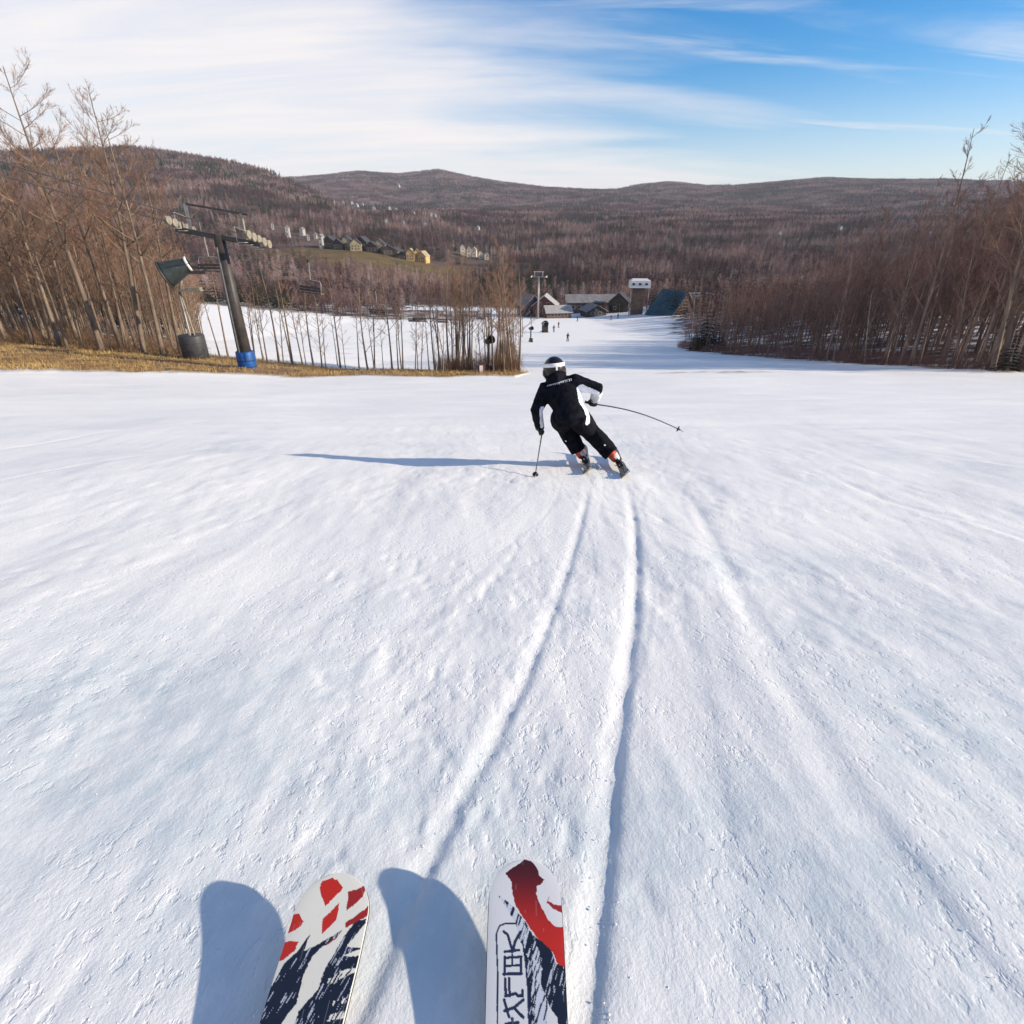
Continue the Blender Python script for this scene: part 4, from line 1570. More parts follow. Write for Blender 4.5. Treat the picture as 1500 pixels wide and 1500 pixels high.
# base tower of the lift
b2 = thing('lift_tower', 'slim pale lift tower with a white crossarm over the red gabled lodge', 'lift tower', (t2.x, 205, ground_z(t2.x, 205)), LRZ)
h2 = at(795, 406, 205).z - ground_z(t2.x, 205)
m = MB()
m.tube([(0, 0, -.3), (0, 0, h2)], [.42, .28], 12)
child('column', m.mesh('column', M_steel, True), b2)
m = MB()
m.box((0, 0, h2 + .1), (5.4, .3, .34))
child('crossarm', m.mesh('crossarm', M_pale), b2)
for sx in (-1, 1):
    sheaves(b2, sx * 2.6, h2 + .2, 0, 4, 2.4, M_white)
    m = MB()
    m.box((sx * 1.4, 0, h2 + .9), (.16, .16, 1.5))
    child('lifting_post', m.mesh('lifting_post', M_white), b2)
m = MB()
m.box((0, 0, h2 + 1.72), (3.6, .16, .16))
child('lifting_beam', m.mesh('lifting_beam', M_white), b2)


# ------------------------------------------------------------------ snow guns
def gun_barrel(o, c, axis, s, shell, ring, mouth=.85):
    """tapering fan barrel: shell, nozzle ring, fan, motor"""
    q = Vector(axis).normalized().to_track_quat('Z', 'Y').to_matrix().to_4x4()
    T = Matrix.Translation(c) @ q @ Matrix.Scale(s, 4)
    m = MB()
    m.lathe([(.36, -.75), (.44, -.7), (.50, -.45), (.60, -.1), (mouth * .9, .75), (mouth, 1.0), (mouth * .96, 1.0), (mouth * .84, .72), (.54, -.1), (.44, -.5), (.34, -.6)], T, 22)
    sh = child('barrel', m.mesh('barrel', shell, True), o)
    m = MB()
    m.lathe([(mouth * .985, .9), (mouth * 1.06, .92), (mouth * 1.06, 1.02), (mouth * .985, 1.03)], T, 22)
    child('nozzle_ring', m.mesh('nozzle_ring', M_darksteel, True), sh)
    m = MB()
    m.lathe([(.46, -.78), (.52, -.76), (.52, -.62), (.46, -.60)], T, 20)
    child('rear_guard', m.mesh('rear_guard', ring, True), o)
    m = MB()
    m.lathe([(.0, -.55), (.16, -.5), (.16, .25), (.0, .35)], T, 12)
    for k in range(6):
        a = k * 1.047
        d = Vector((math.cos(a), math.sin(a), 0))
        e = Vector((-math.sin(a), math.cos(a), .6)).normalized()
        m.add([T @ (d * .15 + e * .08 + Vector((0, 0, -.2))), T @ (d * .15 - e * .08 + Vector((0, 0, -.2))), T @ (d * .44 - e * .14 + Vector((0, 0, -.2))), T @ (d * .44 + e * .14 + Vector((0, 0, -.2)))], [(0, 1, 2, 3)])
    child('fan', m.mesh('fan', M_darksteel), o)


_gx, GY = ground_hit(290, 528, 28, 90)
g0 = at(290, 528, GY)
gz = ground_z(g0.x, GY)
gun = thing('fan_snow_gun', 'tower mounted fan snow gun with a dark flared barrel and charcoal padded base', 'snow gun', (g0.x, GY, gz), 0)


def gl(px, py, Y=GY):
    return at(px, py, Y) - Vector((g0.x, GY, gz))


m = MB()
pb = [gl(289, 524), gl(322 - 14, 522), gl(302, 484), gl(264, 484)]
zc = 1.75
Mz = Matrix.Identity(4)
m.lathe([(.90, .10), (.97, .18), (.97, 1.95), (.93, 2.04), (.3, 2.05)], Matrix.Translation((-.05, 0, 0)), 36)
cp = child('crash_pad', m.mesh('crash_pad', M_pad, True), gun)
m = MB()
for k in range(3):
    z = .45 + .52 * k
    m.lathe([(.972, z - .03), (.985, z), (.972, z + .03)], Matrix.Translation((-.05, 0, 0)), 36)
child('strap', m.mesh('strap', M_darksteel), cp)
head = gl(262, 394)
knee = Vector((-.05, 0, head.z - 1.55))
for (ax, ay) in ((-.38, .2), (.45, -.15), (.05, -.3)):
    m = MB()
    m.tube([(ax, ay, .05), (ax * .75, ay * .75, 1.9), knee + Vector((ax * .15, ay * .2, 0))], [.07, .07, .06], 8)
    child('leg', m.mesh('leg', M_pale if ax != .05 else M_steel, True), gun)
m = MB()
m.tube([knee - Vector((0, 0, .2)), head + Vector((.15, 0, -.35))], [.10, .08], 8)
child('post', m.mesh('post', M_steel, True), gun)
m = MB()
m.box(knee + Vector((.85, 0, .0)), (1.9, .5, .10))
m.box(knee + Vector((1.2, 0, .14)), (1.1, .45, .20))
m.tube([knee + Vector((1.7, 0, -.05)), Vector((.35, 0, knee.z - 1.0))], .035, 6)
child('service_platform', m.mesh('service_platform', M_pale), gun)
gun_barrel(gun, head, (-.80, -.30, -.34), 1.15, M_gunbody, M_white, .88)
m = MB()
m.tube([head + Vector((.15, 0, -.4)), head + Vector((.1, -.62, -.1)), head + Vector((.05, -.66, .22))], .05, 6)
m.tube([head + Vector((-.35, -.70, -.12)), head + Vector((.25, -.6, .12))], .05, 6)
child('yoke', m.mesh('yoke', M_white, True), gun)
m = MB()
for k in range(2):
    m.box(head + Vector((1.3, .1, .12 - .36 * k)), (1.3, .3, .24))
child('control_box', m.mesh('control_box', M_darksteel), gun)


def small_gun(label, px, py, Y, hgt, s, axis, legs=True):
    p = at(px, py, Y)
    o = thing('fan_snow_gun', label, 'snow gun', (p.x, Y, ground_z(p.x, Y)), 0)
    m = MB()
    m.tube([(0, 0, -.1), (0, 0, hgt)], [.11 * s + .02, .07 * s + .02], 8)
    child('post', m.mesh('post', M_darksteel, True), o)
    m = MB()
    m.box((.1 * s, 0, .45 * s), (.8 * s, .6 * s, .8 * s))
    child('cabinet', m.mesh('cabinet', M_darkwood), o)
    for k in range(3):
        a = k * 2.094 + .4
        m = MB()
        m.tube([(math.cos(a) * .7 * s, math.sin(a) * .7 * s, -.05), (0, 0, hgt * .4)], .035 * s + .01, 6)
        child('leg', m.mesh('leg', M_darksteel), o)
    gun_barrel(o, Vector((0, 0, hgt + .25 * s)), axis, s * .55, M_gunbody, M_steel, .75)
    return o


small_gun('small fan snow gun in the scrub at the end of the turf strip', 717, 547, 43, 2.3, .75, (.5, -.75, .35))
small_gun('fan snow gun on a thin post at the edge of the lower run', 777, 508, 116, 2.5, .9, (.6, -.7, .2))
small_gun('big round mouthed fan snow gun facing up the hill near the base', 797, 489, 150, 1.7, 2.0, (.2, -.95, .1))

# a red and white box beside the small gun
p = at(706, 549, 42.5)
bx = thing('hydrant_box', 'small red and white hydrant box at the foot of the young trees', 'box', (p.x, 42.5, ground_z(p.x, 42.5)), R(12))
m = MB()
m.box((0, 0, .4), (.5, .4, .8))
child('body', m.mesh('body', M_redwall), bx)
m = MB()
m.box((-.08, -.215, .42), (.26, .03, .5))
child('door', m.mesh('door', M_white), bx)
m = MB()
m.box((0, 0, .83), (.58, .48, .07))
child('lid', m.mesh('lid', M_darksteel), bx)


# markers and small skiers near the base
def tiny_skier(label, px, py, Y, col):
    p = at(px, py, Y)
    z = ground_z(p.x, Y)
    o = thing('person', label, 'person', (p.x, Y, z), random.uniform(-.5, .5))
    m = MB()
    m.tube([(-.14, 0, .05), (-.13, .10, .45), (-.08, 0, .85), (0, .03, .95), (0, .12, 1.15), (0, .16, 1.38), (0, .18, 1.46), (0, .2, 1.52), (0, .2, 1.62), (0, .2, 1.72), (0, .2, 1.76)],
           [.06, .08, .10, .16, .17, .19, .12, .07, .11, .10, .03], 8)
    m.tube([(.14, 0, .05), (.13, .10, .45), (.08, 0, .85), (0, .04, 1.0)], [.06, .08, .10, .12], 8)
    for sg in (-1, 1):
        m.tube([(sg * .16, .15, 1.36), (sg * .30, .12, 1.12), (sg * .28, .35, 1.0)], [.07, .06, .05], 6)
    child('body', m.mesh('body', col, True), o)
    for sg in (-1, 1):
        k = MB()
        k.box((sg * .14, .1, .02), (.09, 1.65, .03))
        child('ski', k.mesh('ski', M_darksteel), o)
    return o


M_cl = [mat('clothes_black', (.02, .02, .025), .8), mat('clothes_blue', (.03, .05, .12), .8), mat('clothes_red', (.2, .03, .03), .8)]
for i, (px, py, Y, lab) in enumerate([(831, 507, 118, 'lone distant skier on the open white run'), (811, 487, 152, 'distant skier standing beside the round mouthed snow gun'),
                                      (818, 480, 168, 'distant skier between the round mouthed snow gun and the lodge'), (905, 469, 196, 'tiny figure before the dark shed at the base'),
                                      (846, 470, 194, 'tiny figure before the long grey roofed hall'), (895, 470, 193, 'tiny figure walking from the hall to the lift terminal')]):
    tiny_skier(lab, px, py, Y, M_cl[i % 3])
for i, (px, py, Y) in enumerate([(765, 496, 132), (778, 496, 132)]):
    p = at(px, py, Y)
    m = MB()
    m.tube([(0, 0, -.2), (0, 0, 5.0)], [.07, .05], 6)
    m.box((0, 0, 4.9), (.3, .1, .25))
    o = link('marker_pole', m.mesh('marker_pole', M_darksteel))
    o.location = (p.x, Y, ground_z(p.x, Y))
    tag(o, 'thin dark pole standing on the snow near the round mouthed snow gun', 'pole', 'poles near the snow gun')

# ------------------------------------------------------------------ the skier
M_jacket = mat('black_jacket_fabric', (.006, .0065, .011), .85, .5, 14.0, bump=.25, spec=.08)
M_panel = mat('white_jacket_panel', (.74, .76, .80), .7, .06, 14.0, bump=.2)
M_pants = mat('black_pants_fabric', (.007, .007, .010), .85, .4, 16.0, bump=.25, spec=.08)
M_helmet = mat('black_helmet_shell', (.012, .009, .010), .3, spec=.4)
M_strap = mat('white_goggle_strap', (.74, .74, .74), .65, .06, 40.0)
M_lens = mat('goggle_lens', (.05, .03, .02), .08, spec=.6)
M_glove = mat('dark_glove_leather', (.030, .026, .014), .6, .4, 30.0)
M_olive = mat('olive_glove_palm', (.10, .10, .03), .7, .3, 30.0)
M_orange = mat('orange_boot_shell', (.50, .055, .022), .35, .15, 20.0)
M_bootwhite = mat('white_boot_shell', (.70, .62, .55), .4, .1, 20.0)
M_bootblack = mat('black_boot_cuff', (.02, .018, .016), .5, .3, 20.0)
M_skigrey = mat('grey_ski_topsheet', (.115, .125, .125), .35, .3, 9.0, stretch=(3, .5, 1))
M_alu = mat('pole_shaft', (.16, .15, .15), .4, metal=.5)

NS = Vector((0, .213, .977)).normalized()
FW = Vector((.10, 1, -.218)).normalized()
SR = FW.cross(NS).normalized()


SCRATCH = bpy.data.scenes.new('scratch')


def remesh(mb, voxel, it):
    me = mb.mesh('tmp')
    o = bpy.data.objects.new('tmp', me)
    SCRATCH.collection.objects.link(o)
    r = o.modifiers.new('r', 'REMESH')
    r.mode = 'VOXEL'
    r.voxel_size = voxel
    sm = o.modifiers.new('s', 'SMOOTH')
    sm.iterations = it
    sm.factor = .5
    SCRATCH.view_layers[0].update()
    dg = SCRATCH.view_layers[0].depsgraph
    out = bpy.data.meshes.new_from_object(o.evaluated_get(dg))
    bpy.data.objects.remove(o)
    bpy.data.meshes.remove(me)
    out.polygons.foreach_set('use_smooth', [True] * len(out.polygons))
    return out


def make_skier_ski(label, tail_px, roll, Lk=1.72):
    """a ski standing on its left edge; returns frame for the boot"""
    tx, ty = plane_hit(*tail_px)
    n = (NS * math.cos(roll) - SR * math.sin(roll)).normalized()
    r = (SR * math.cos(roll) + NS * math.sin(roll)).normalized()
    tail = Vector((tx, ty, -1.27 - .218 * ty)) + NS * (.052 * math.sin(roll) + .004) + r * 0
    o = thing('ski', label, 'ski', tuple(tail), 0, 'skis of the skier')
    m = MB()
    vs, fs = [], []
    K = 40
    for k in range(K + 1):
        v = k / K
        y = v * Lk
        w = .5 * (.122 - .034 * math.sin(math.pi * v) + .012 * v)
        if v > .93:
            w *= math.sqrt(max(.02, 1 - ((v - .93) / .07) ** 2))
        if v < .02:
            w *= .85
        up = .10 * max(0, (v - .88) / .12) ** 2 + .03 * max(0, (.06 - v) / .06) ** 2
        for (a, b) in ((-w, 0), (w, 0), (w * .97, .014), (-w * .97, .014)):
            vs.append(FW * y + r * a + n * (b + up))
    for k in range(K):
        for q in range(4):
            a, b = k * 4 + q, k * 4 + (q + 1) % 4
            fs.append((a, b, b + 4, a + 4))
    fs += [(3, 2, 1, 0), tuple(range(K * 4, K * 4 + 4))]
    m.add(vs, fs)
    child('blade', m.mesh('blade', M_skigrey, True), o)
    fr = Matrix((r, FW, n)).transposed()
    m = MB()
    c = FW * .60 + n * .035
    m.box(c, (.062, .14, .045), fr)
    m.box(c + FW * .04 + n * .035, (.05, .06, .05), fr)
    child('heel_binding', m.mesh('heel_binding', M_bootblack), o)
    m = MB()
    m.box(FW * 1.02 + n * .035, (.065, .11, .045), fr)
    child('toe_binding', m.mesh('toe_binding', M_bootblack), o)
    m = MB()
    for sg in (-1, 1):
        m.tube([FW * .70 + r * sg * .045 + n * .02, FW * .56 + r * sg * .05 + n * .07], .006, 5)
    child('brake', m.mesh('brake', M_strap), o)
    return tail, n, r


def make_boot(parent, tail, n, r, shin_to):
    sole = tail + FW * .82 + n * .05            # middle of the boot sole
    fr = Matrix((r, FW, n)).transposed()
    W = lambda a, b, c: sole + (r * a + FW * b + n * c) * 1.16
    ankle = W(0, -.075, .11)
    sh = (shin_to - ankle).normalized()
    m = MB()
    m.tube([W(0, -.155, .045), W(0, -.13, .05), W(0, -.05, .055), W(0, .05, .05), W(0, .12, .042), W(0, .155, .035)],
           [(.036, .036), (.054, .052), (.057, .064), (.059, .058), (.052, .044), (.03, .03)], 14, side=r)
    m.tube([W(0, -.08, .04), ankle, ankle + sh * .07], [(.056, .072), (.062, .080), (.064, .082)], 14, side=r)
    b = MB()
    b.tube([W(0, -.158, .004), W(0, .158, .004)], [(.036, .012), (.034, .012)], 8, side=r)
    sole_o = child('boot_sole', b.mesh('boot_sole', M_bootblack), parent)
    bo = child('boot', remesh(m, .008, 4), parent)
    bo.data.materials.append(M_orange)
    bo.data.materials.append(M_bootwhite)
    for p in bo.data.polygons:
        c = p.center - sole
        if c.dot(FW) < -.10 and c.dot(n) < .10 and c.dot(r) > .0:
            p.material_index = 1
    m = MB()
    m.tube([ankle + sh * .04, ankle + sh * .09, ankle + sh * .14], [(.066, .080), (.070, .084), (.070, .084)], 16, side=r)
    child('boot_cuff', m.mesh('boot_cuff', M_bootblack, True), bo)
    for k in range(3):
        q = MB()
        c = ankle + sh * (.02 + .035 * k) + r * .074
        q.box(c, (.012, .05, .016), fr)
        child('buckle', q.mesh('buckle', M_bootwhite), bo)
    return ankle, sh


LT, LN, LR_ = make_skier_ski('grey ski on the inside foot of the skier in black', (862, 697), R(38))
RT, RN, RR_ = make_skier_ski('grey ski on the outside foot of the skier in black, tail throwing snow', (918, 703), R(42))

person_loc = Vector((1.0, 6.2, -1.27 - .218 * 6.2))
person = thing('person', 'skier in black suit and helmet with white side panels, leaning into a turn', 'person', (0, 0, 0))


def ik(hip, ank, l1, l2, fwd):
    d = ank - hip
    L = min(d.length, (l1 + l2) * .995)
    u = d.normalized()
    a = (l1 * l1 - l2 * l2 + L * L) / (2 * L)
    h = math.sqrt(max(0, l1 * l1 - a * a))
    f = (fwd - u * fwd.dot(u)).normalized()
    return hip + u * a + f * h


hipL, hipR = at(822, 612, 6.10), at(846, 611, 6.08)
ankL = LT + FW * .745 + LN * .16
ankR = RT + FW * .745 + RN * .16
kneeL = ik(hipL, ankL, .41, .40, Vector((-.22, 1, .1)))
kneeR = ik(hipR, ankR, .42, .41, Vector((-.30, 1, .1)))
a1, s1 = make_boot(person, LT, LN, LR_, kneeL)
a2, s2 = make_boot(person, RT, RN, RR_, kneeR)

pel, waist, chest, upch, neckb, neck = at(836, 609, 6.08), at(832.5, 597, 6.14), at(826.5, 582, 6.22), at(822, 568, 6.29), at(817, 559, 6.34), at(814.5, 552, 6.37)
headc = at(812, 541, 6.42)
shL, shR = at(799, 571, 6.30), at(843, 560, 6.28)
elL, elR = at(786, 601, 6.22), at(876, 570, 6.20)
wrL, wrR = at(790.5, 626, 6.38), at(871, 585, 6.38)
sideP = (hipR - hipL).normalized()
sideC = (shR - shL).normalized()
sides = [sideP, sideP, sideP.lerp(sideC, .3), sideP.lerp(sideC, .7), sideC, sideC, sideC]
mb = MB()
mb.tube([at(837, 621, 6.07), pel, waist, chest, upch, neckb, neck], [(.12, .10), (.178, .142), (.176, .135), (.205, .15), (.19, .125), (.12, .105), (.105, .10)], 20, side=sides)
# jacket hem
mb.tube([at(837, 616, 6.06), at(835, 606, 6.09)], [(.176, .142), (.178, .143)], 20, side=sideP)
# collar and hood roll
mb.tube([at(816, 559, 6.33), at(813.5, 549, 6.37)], [(.128, .128), (.122, .122)], 16, side=sideC)
mb.tube([at(806, 561, 6.28), at(816, 557, 6.25), at(826, 557, 6.30)], [.06, .075, .06], 10)
# head with a face under the helmet
hu = Vector((-.10, .16, 1)).normalized()
hf = (Vector((-.05, 1, -.2)) - hu * Vector((-.05, 1, -.2)).dot(hu)).normalized()
hr = hf.cross(hu).normalized()
HW = lambda a, b, c: headc + hr * a + hf * b + hu * c
mb.tube([HW(0, 0, -.14), HW(0, .005, -.08), HW(0, .01, 0), HW(0, 0, .07), HW(0, 0, .11)], [(.055, .07), (.068, .085), (.075, .095), (.066, .085), (.02, .03)], 14, side=hr)
mb.tube([HW(0, .08, .02), HW(0, .115, -.025), HW(0, .09, -.04)], [.012, .018, .012], 8)
mb.tube([HW(0, .07, -.10), HW(0, .085, -.085)], [.02, .02], 8)
# shoulders, arms
for (S, E_, Wr, up) in ((shL, elL, wrL, chest), (shR, elR, wrR, chest)):
    mb.tube([upch.lerp(S, .35), S, S.lerp(E_, .5), E_, E_.lerp(Wr, .5), Wr], [.11, .098, .082, .074, .066, .056], 14)
# legs, jointed and tapering
for (hp, kn, an, sh_) in ((hipL, kneeL, ankL, s1), (hipR, kneeR, ankR, s2)):
    mb.tube([hp.lerp(pel, .2) + Vector((0, 0, .02)), hp.lerp(kn, .35), hp.lerp(kn, .8), kn, kn.lerp(an, .3), kn.lerp(an, .7), kn.lerp(an, .98)],
            [.134, .138, .124, .115, .112, .106, .102], 16)
bm_ = remesh(mb, .0105, 3)
for mt in (M_jacket, M_panel, M_pants, M_trim):
    bm_.materials.append(mt)


def seg_d(p, a, b):
    t = max(0, min(1, (p - a).dot(b - a) / (b - a).length_squared))
    return (p - a - (b - a) * t).length, t


under = Vector((.15, -.35, -1)).normalized()
wht = [(at(852, 571, 6.18), at(855, 588, 6.10), .062), (at(856, 590, 6.10), at(861, 617, 6.04), .046), (at(851, 569, 6.20), at(872, 579, 6.14), .055),
       (at(798, 602, 6.14), at(799, 625, 6.28), .062), (at(795, 584, 6.16), at(798, 604, 6.14), .026), (at(800, 600, 6.08), at(813, 632, 6.00), .022)]
for p in bm_.polygons:
    c = p.center
    k = 0
    if c.z < pel.z - .06 + .0 * c.x:
        k = 2
    for a, b, r_ in wht:
        if seg_d(c, a, b)[0] < r_:
            k = 1
    d, t = seg_d(c, elR, wrR)
    if d < .095 and t > .12 and p.normal.dot(Vector((.2, .1, 1))) < .72 and c.x > .88:
        k = 1
    p.material_index = k
# wrinkles of the cloth
for v in bm_.vertices:
    q = v.co * 9
    v.co += v.normal * (.007 * mnoise.noise(q) + .004 * mnoise.noise(q * 2.3))
child('body', bm_, person)

# marks printed across the back
bvh = BVHTree.FromPolygons([v.co.copy() for v in bm_.vertices], [tuple(p.vertices) for p in bm_.polygons])
m = MB()
rg = random.Random(3)
vd = Vector((.1, 1, -.35)).normalized()


def on_back(px, py):
    p = at(px, py, 6.2)
    h = bvh.ray_cast(p - p.normalized() * .8, p.normalized())
    return (h[0] + h[1] * .004) if h[0] else None


k = 0
px0 = 802.0
while px0 < 835:
    wdt = rg.choice((1.6, 2.0, 2.4))
    t = (px0 - 802) / 33
    yb = 565.5 - 8.5 * t
    hh = .75 + .95 * t
    # strokes of one letter
    strokes = [((0, -hh), (0, hh)), ((0, -hh), (wdt, -hh)), ((wdt, -hh), (wdt, hh))]
    rg.shuffle(strokes)
    for (x0, y0), (x1, y1) in strokes[:2 + (k % 2)]:
        a, b = on_back(px0 + x0, yb + y0 - .25 * x0), on_back(px0 + x1, yb + y1 - .25 * x1)
        if a and b and (a - b).length > .002:
            m.tube([a, b], .0026, 4)
    px0 += wdt + .9
    k += 1
bp = child('back_print', m.mesh('back_print', M_panel), person)
bp['label'] = 'line of small white lettering across the shoulders'
# knee badges
m = MB()
for (px, py) in ((829, 646), (886, 652)):
    p = at(px, py, 6.2)
    h = bvh.ray_cast(p - p.normalized(), p.normalized())
    if h[0]:
        q = h[1].to_track_quat('Z', 'Y').to_matrix().to_4x4()
        m.lathe([(.0, .004), (.011, .004), (.011, -.004)], Matrix.Translation(h[0]) @ q, 8)
child('leg_badge', m.mesh('leg_badge', M_panel), person)

# helmet with strap and goggles
m = MB()
prof = []
for k in range(15):
    a = R(-28) + k * (R(90) - R(-28)) / 14
    prof.append((max(.001, .125 * math.cos(a)), .135 * math.sin(a)))
T = Matrix((hr.to_4d() * 1, hf.to_4d() * 1.14, hu.to_4d() * 1, Vector((0, 0, 0, 1)))).transposed()
for i in range(3):
    T[3][i] = 0
T = Matrix.Translation(headc + hu * .012) @ T
m.lathe([(.115, -.070)] + prof, T, 26)
hel = child('helmet', m.mesh('helmet', M_helmet, True), person)
for sg in (-1, 1):
    m = MB()
    m.tube([HW(sg * .105, .0, .0), HW(sg * .112, .01, -.05), HW(sg * .095, .02, -.095)], [(.05, .03), (.055, .03), (.035, .02)], 10, side=hf)
    child('ear_pad', m.mesh('ear_pad', M_helmet, True), hel)
m = MB()
m.lathe([(.122, .020), (.1275, .024), (.124, .062), (.118, .064)], T, 28)
st = child('goggle_strap', m.mesh('goggle_strap', M_strap, True), person)
m = MB()
m.box(HW(.012, -.142, .022), (.022, .012, .05), Matrix((hr, hf, hu)).transposed())
child('strap_clip', m.mesh('strap_clip', M_strap), st)
m = MB()
arc = [HW(.115 * math.sin(a), .035 + .11 * math.cos(a), .015) for a in np.linspace(R(-62), R(62), 9)]
m.tube(arc, [(.022, .05)] * 9, 10, side=hf)
child('goggles', m.mesh('goggles', M_lens, True), person)


def make_hand(wr, el, grip_dir, px_hint, sg):
    """gloved hand: palm, four unequal curled fingers and a thumb closed round the grip"""
    d = (wr - el).normalized()
    g = grip_dir.normalized()
    pc = wr + d * .055
    out = d.cross(g).normalized() * sg
    m = MB()
    m.tube([wr - d * .03, wr + d * .01, pc, pc + d * .035], [(.045, .04), (.046, .034), (.050, .030), (.042, .026)], 12, side=g)
    for k, (off, ln) in enumerate(((.034, .95), (.012, 1.05), (-.011, 1.0), (-.033, .82))):
        b = pc + d * .030 + g * off + out * -.008
        r_ = .0125
        p1 = b + d * .030 * ln
        p2 = p1 + (d * .2 + out * 1).normalized() * .032 * ln
        p3 = p2 + (d * -.75 + out * .5).normalized() * .026 * ln
        p4 = p3 + (d * -.9 + out * -.5).normalized() * .014
        m.tube([b, p1, p2, p3, p4], [.014, .0135, .0125, .0115, .009], 8)
    tb = pc + g * .042 - d * .015
    m.tube([tb, tb + (g * .5 + out + d * .3).normalized() * .032, tb + (g * .3 + out * 1.4 + d * 1.0).normalized() * .058], [.016, .0145, .011], 8)
    gl_ = child('glove', remesh(m, .0062, 2), person)
    gl_.data.materials.append(M_glove)
    gl_.data.materials.append(M_olive)
    for p in gl_.data.polygons:
        if (p.center - pc).dot(d) > .02:
            p.material_index = 1
    c = MB()
    c.tube([wr - d * .045, wr - d * .0, wr + d * .012], [.058, .056, .052], 14)
    child('cuff', c.mesh('cuff', M_bootblack, True), gl_)
    return pc + d * .030 + out * .022


tipL = Vector((*plane_hit(783.5, 701), 0))
tipL.z = -1.27 - .218 * tipL.y + .01
tipR = at(1001, 632, 5.95)
gL = make_hand(wrL, elL, -(tipL - wrL), None, 1)
gR = make_hand(wrR, elR, -(tipR - wrR), None, -1)


def make_pole(label, grip, tip, bend, basket_up):
    o = thing('ski_pole', label, 'ski pole', tuple(tip), 0, 'poles of the skier')
    off = Vector(tip)
    d = (Vector(tip) - grip).normalized()
    pts = []
    for k in range(13):
        t = k / 12
        pts.append((grip - d * .02).lerp(Vector(tip), t) + bend * math.sin(math.pi * t) - off)
    m = MB()
    m.tube(pts, [.0085 - .003 * k / 12 for k in range(13)], 8)
    child('shaft', m.mesh('shaft', M_alu, True), o)
    m = MB()
    m.tube([grip - d * .10 - off, grip - d * .05 - off, grip + d * .05 - off], [.017, .014, .013], 10)
    child('grip', m.mesh('grip', M_bootblack, True), o)
    m = MB()
    dl = (pts[-1] - pts[-2]).normalized()
    q = dl.to_track_quat('Z', 'Y').to_matrix().to_4x4()
    m.lathe([(.004, -.075), (.030, -.072), (.034, -.062), (.012, -.055), (.008, -.04)], Matrix.Translation(pts[-1]) @ q, 14)
    child('basket', m.mesh('basket', M_bootblack, True), o)
    return o


make_pole('thin ski pole planted upright by the lowered hand of the skier', gL, tipL, Vector((0, 0, 0)), 1)
make_pole('bent ski pole trailing sideways from the raised hand of the skier', gR, tipR, Vector((.01, 0, .055)), 1)

# snow thrown up behind the ski tails
rg = random.Random(8)
m = MB()
for (T0, n_) in ((LT, LN), (RT, RN)):
    for k in range(90):
        a = rg.random()
        p = T0 + FW * (.55 - 1.0 * a + rg.gauss(0, .12)) + SR * (rg.gauss(.05, .07) + .05 * a) + NS * abs(rg.gauss(0, .035 + .05 * a * (1 - a)))
        s = rg.uniform(.002, .006)
        m.box(p, (s, s * 1.3, s), Matrix.Rotation(rg.random() * 3, 3, 'X') @ Matrix.Rotation(rg.random() * 3, 3, 'Z'))
tag(m.build('snow_spray', mat('loose_snow', (.85, .86, .88), .7)), 'crumbs of snow thrown up behind the ski tails', 'snow spray', kind='stuff')

# ------------------------------------------------------------------ skis in the foreground
SKW = .16


def ski_h(v):
    return .024 + .078 * np.clip(1 - v / .62, 0, 1) ** 1.5 + .018 * np.clip(1 - v / .17, 0, 1) ** 2


def ski_w(v):
    t = np.clip(v / .085, 0, 1)
    w = SKW / 2 * np.sqrt(np.clip(1 - (1 - t) ** 2.3, 0, 1))
    w = w * (1 - .16 * np.sin(np.pi * np.clip((v - .15) / 1.7, 0, 1)))
    tt = np.clip((1.86 - v) / .09, 0, 1)
    return np.maximum(w * np.sqrt(1 - (1 - tt) ** 2.2), .0008)


def in_poly(u, v, poly):
    ins = np.zeros(u.shape, bool)
    n = len(poly)
    j = n - 1
    for i in range(n):
        (xi, yi), (xj, yj) = poly[i], poly[j]
        c = ((yi > v) != (yj > v)) & (u < (xj - xi) * (v - yi) / (yj - yi + 1e-12) + xi)
        ins ^= c
        j = i
    return ins


def stroke(u, v, pts, w):
    """distance to a polyline measured in metres across the ski"""
    x = u * SKW / 2
    best = np.full(u.shape, 9.0)
    for (a, b), (c, d) in zip(pts[:-1], pts[1:]):
        ax, cx_ = a * SKW / 2, c * SKW / 2
        L = (cx_ - ax) ** 2 + (d - b) ** 2 + 1e-12
        t = np.clip(((x - ax) * (cx_ - ax) + (v - b) * (d - b)) / L, 0, 1)
        best = np.minimum(best, np.hypot(x - ax - t * (cx_ - ax), v - b - t * (d - b)))
    return best < w


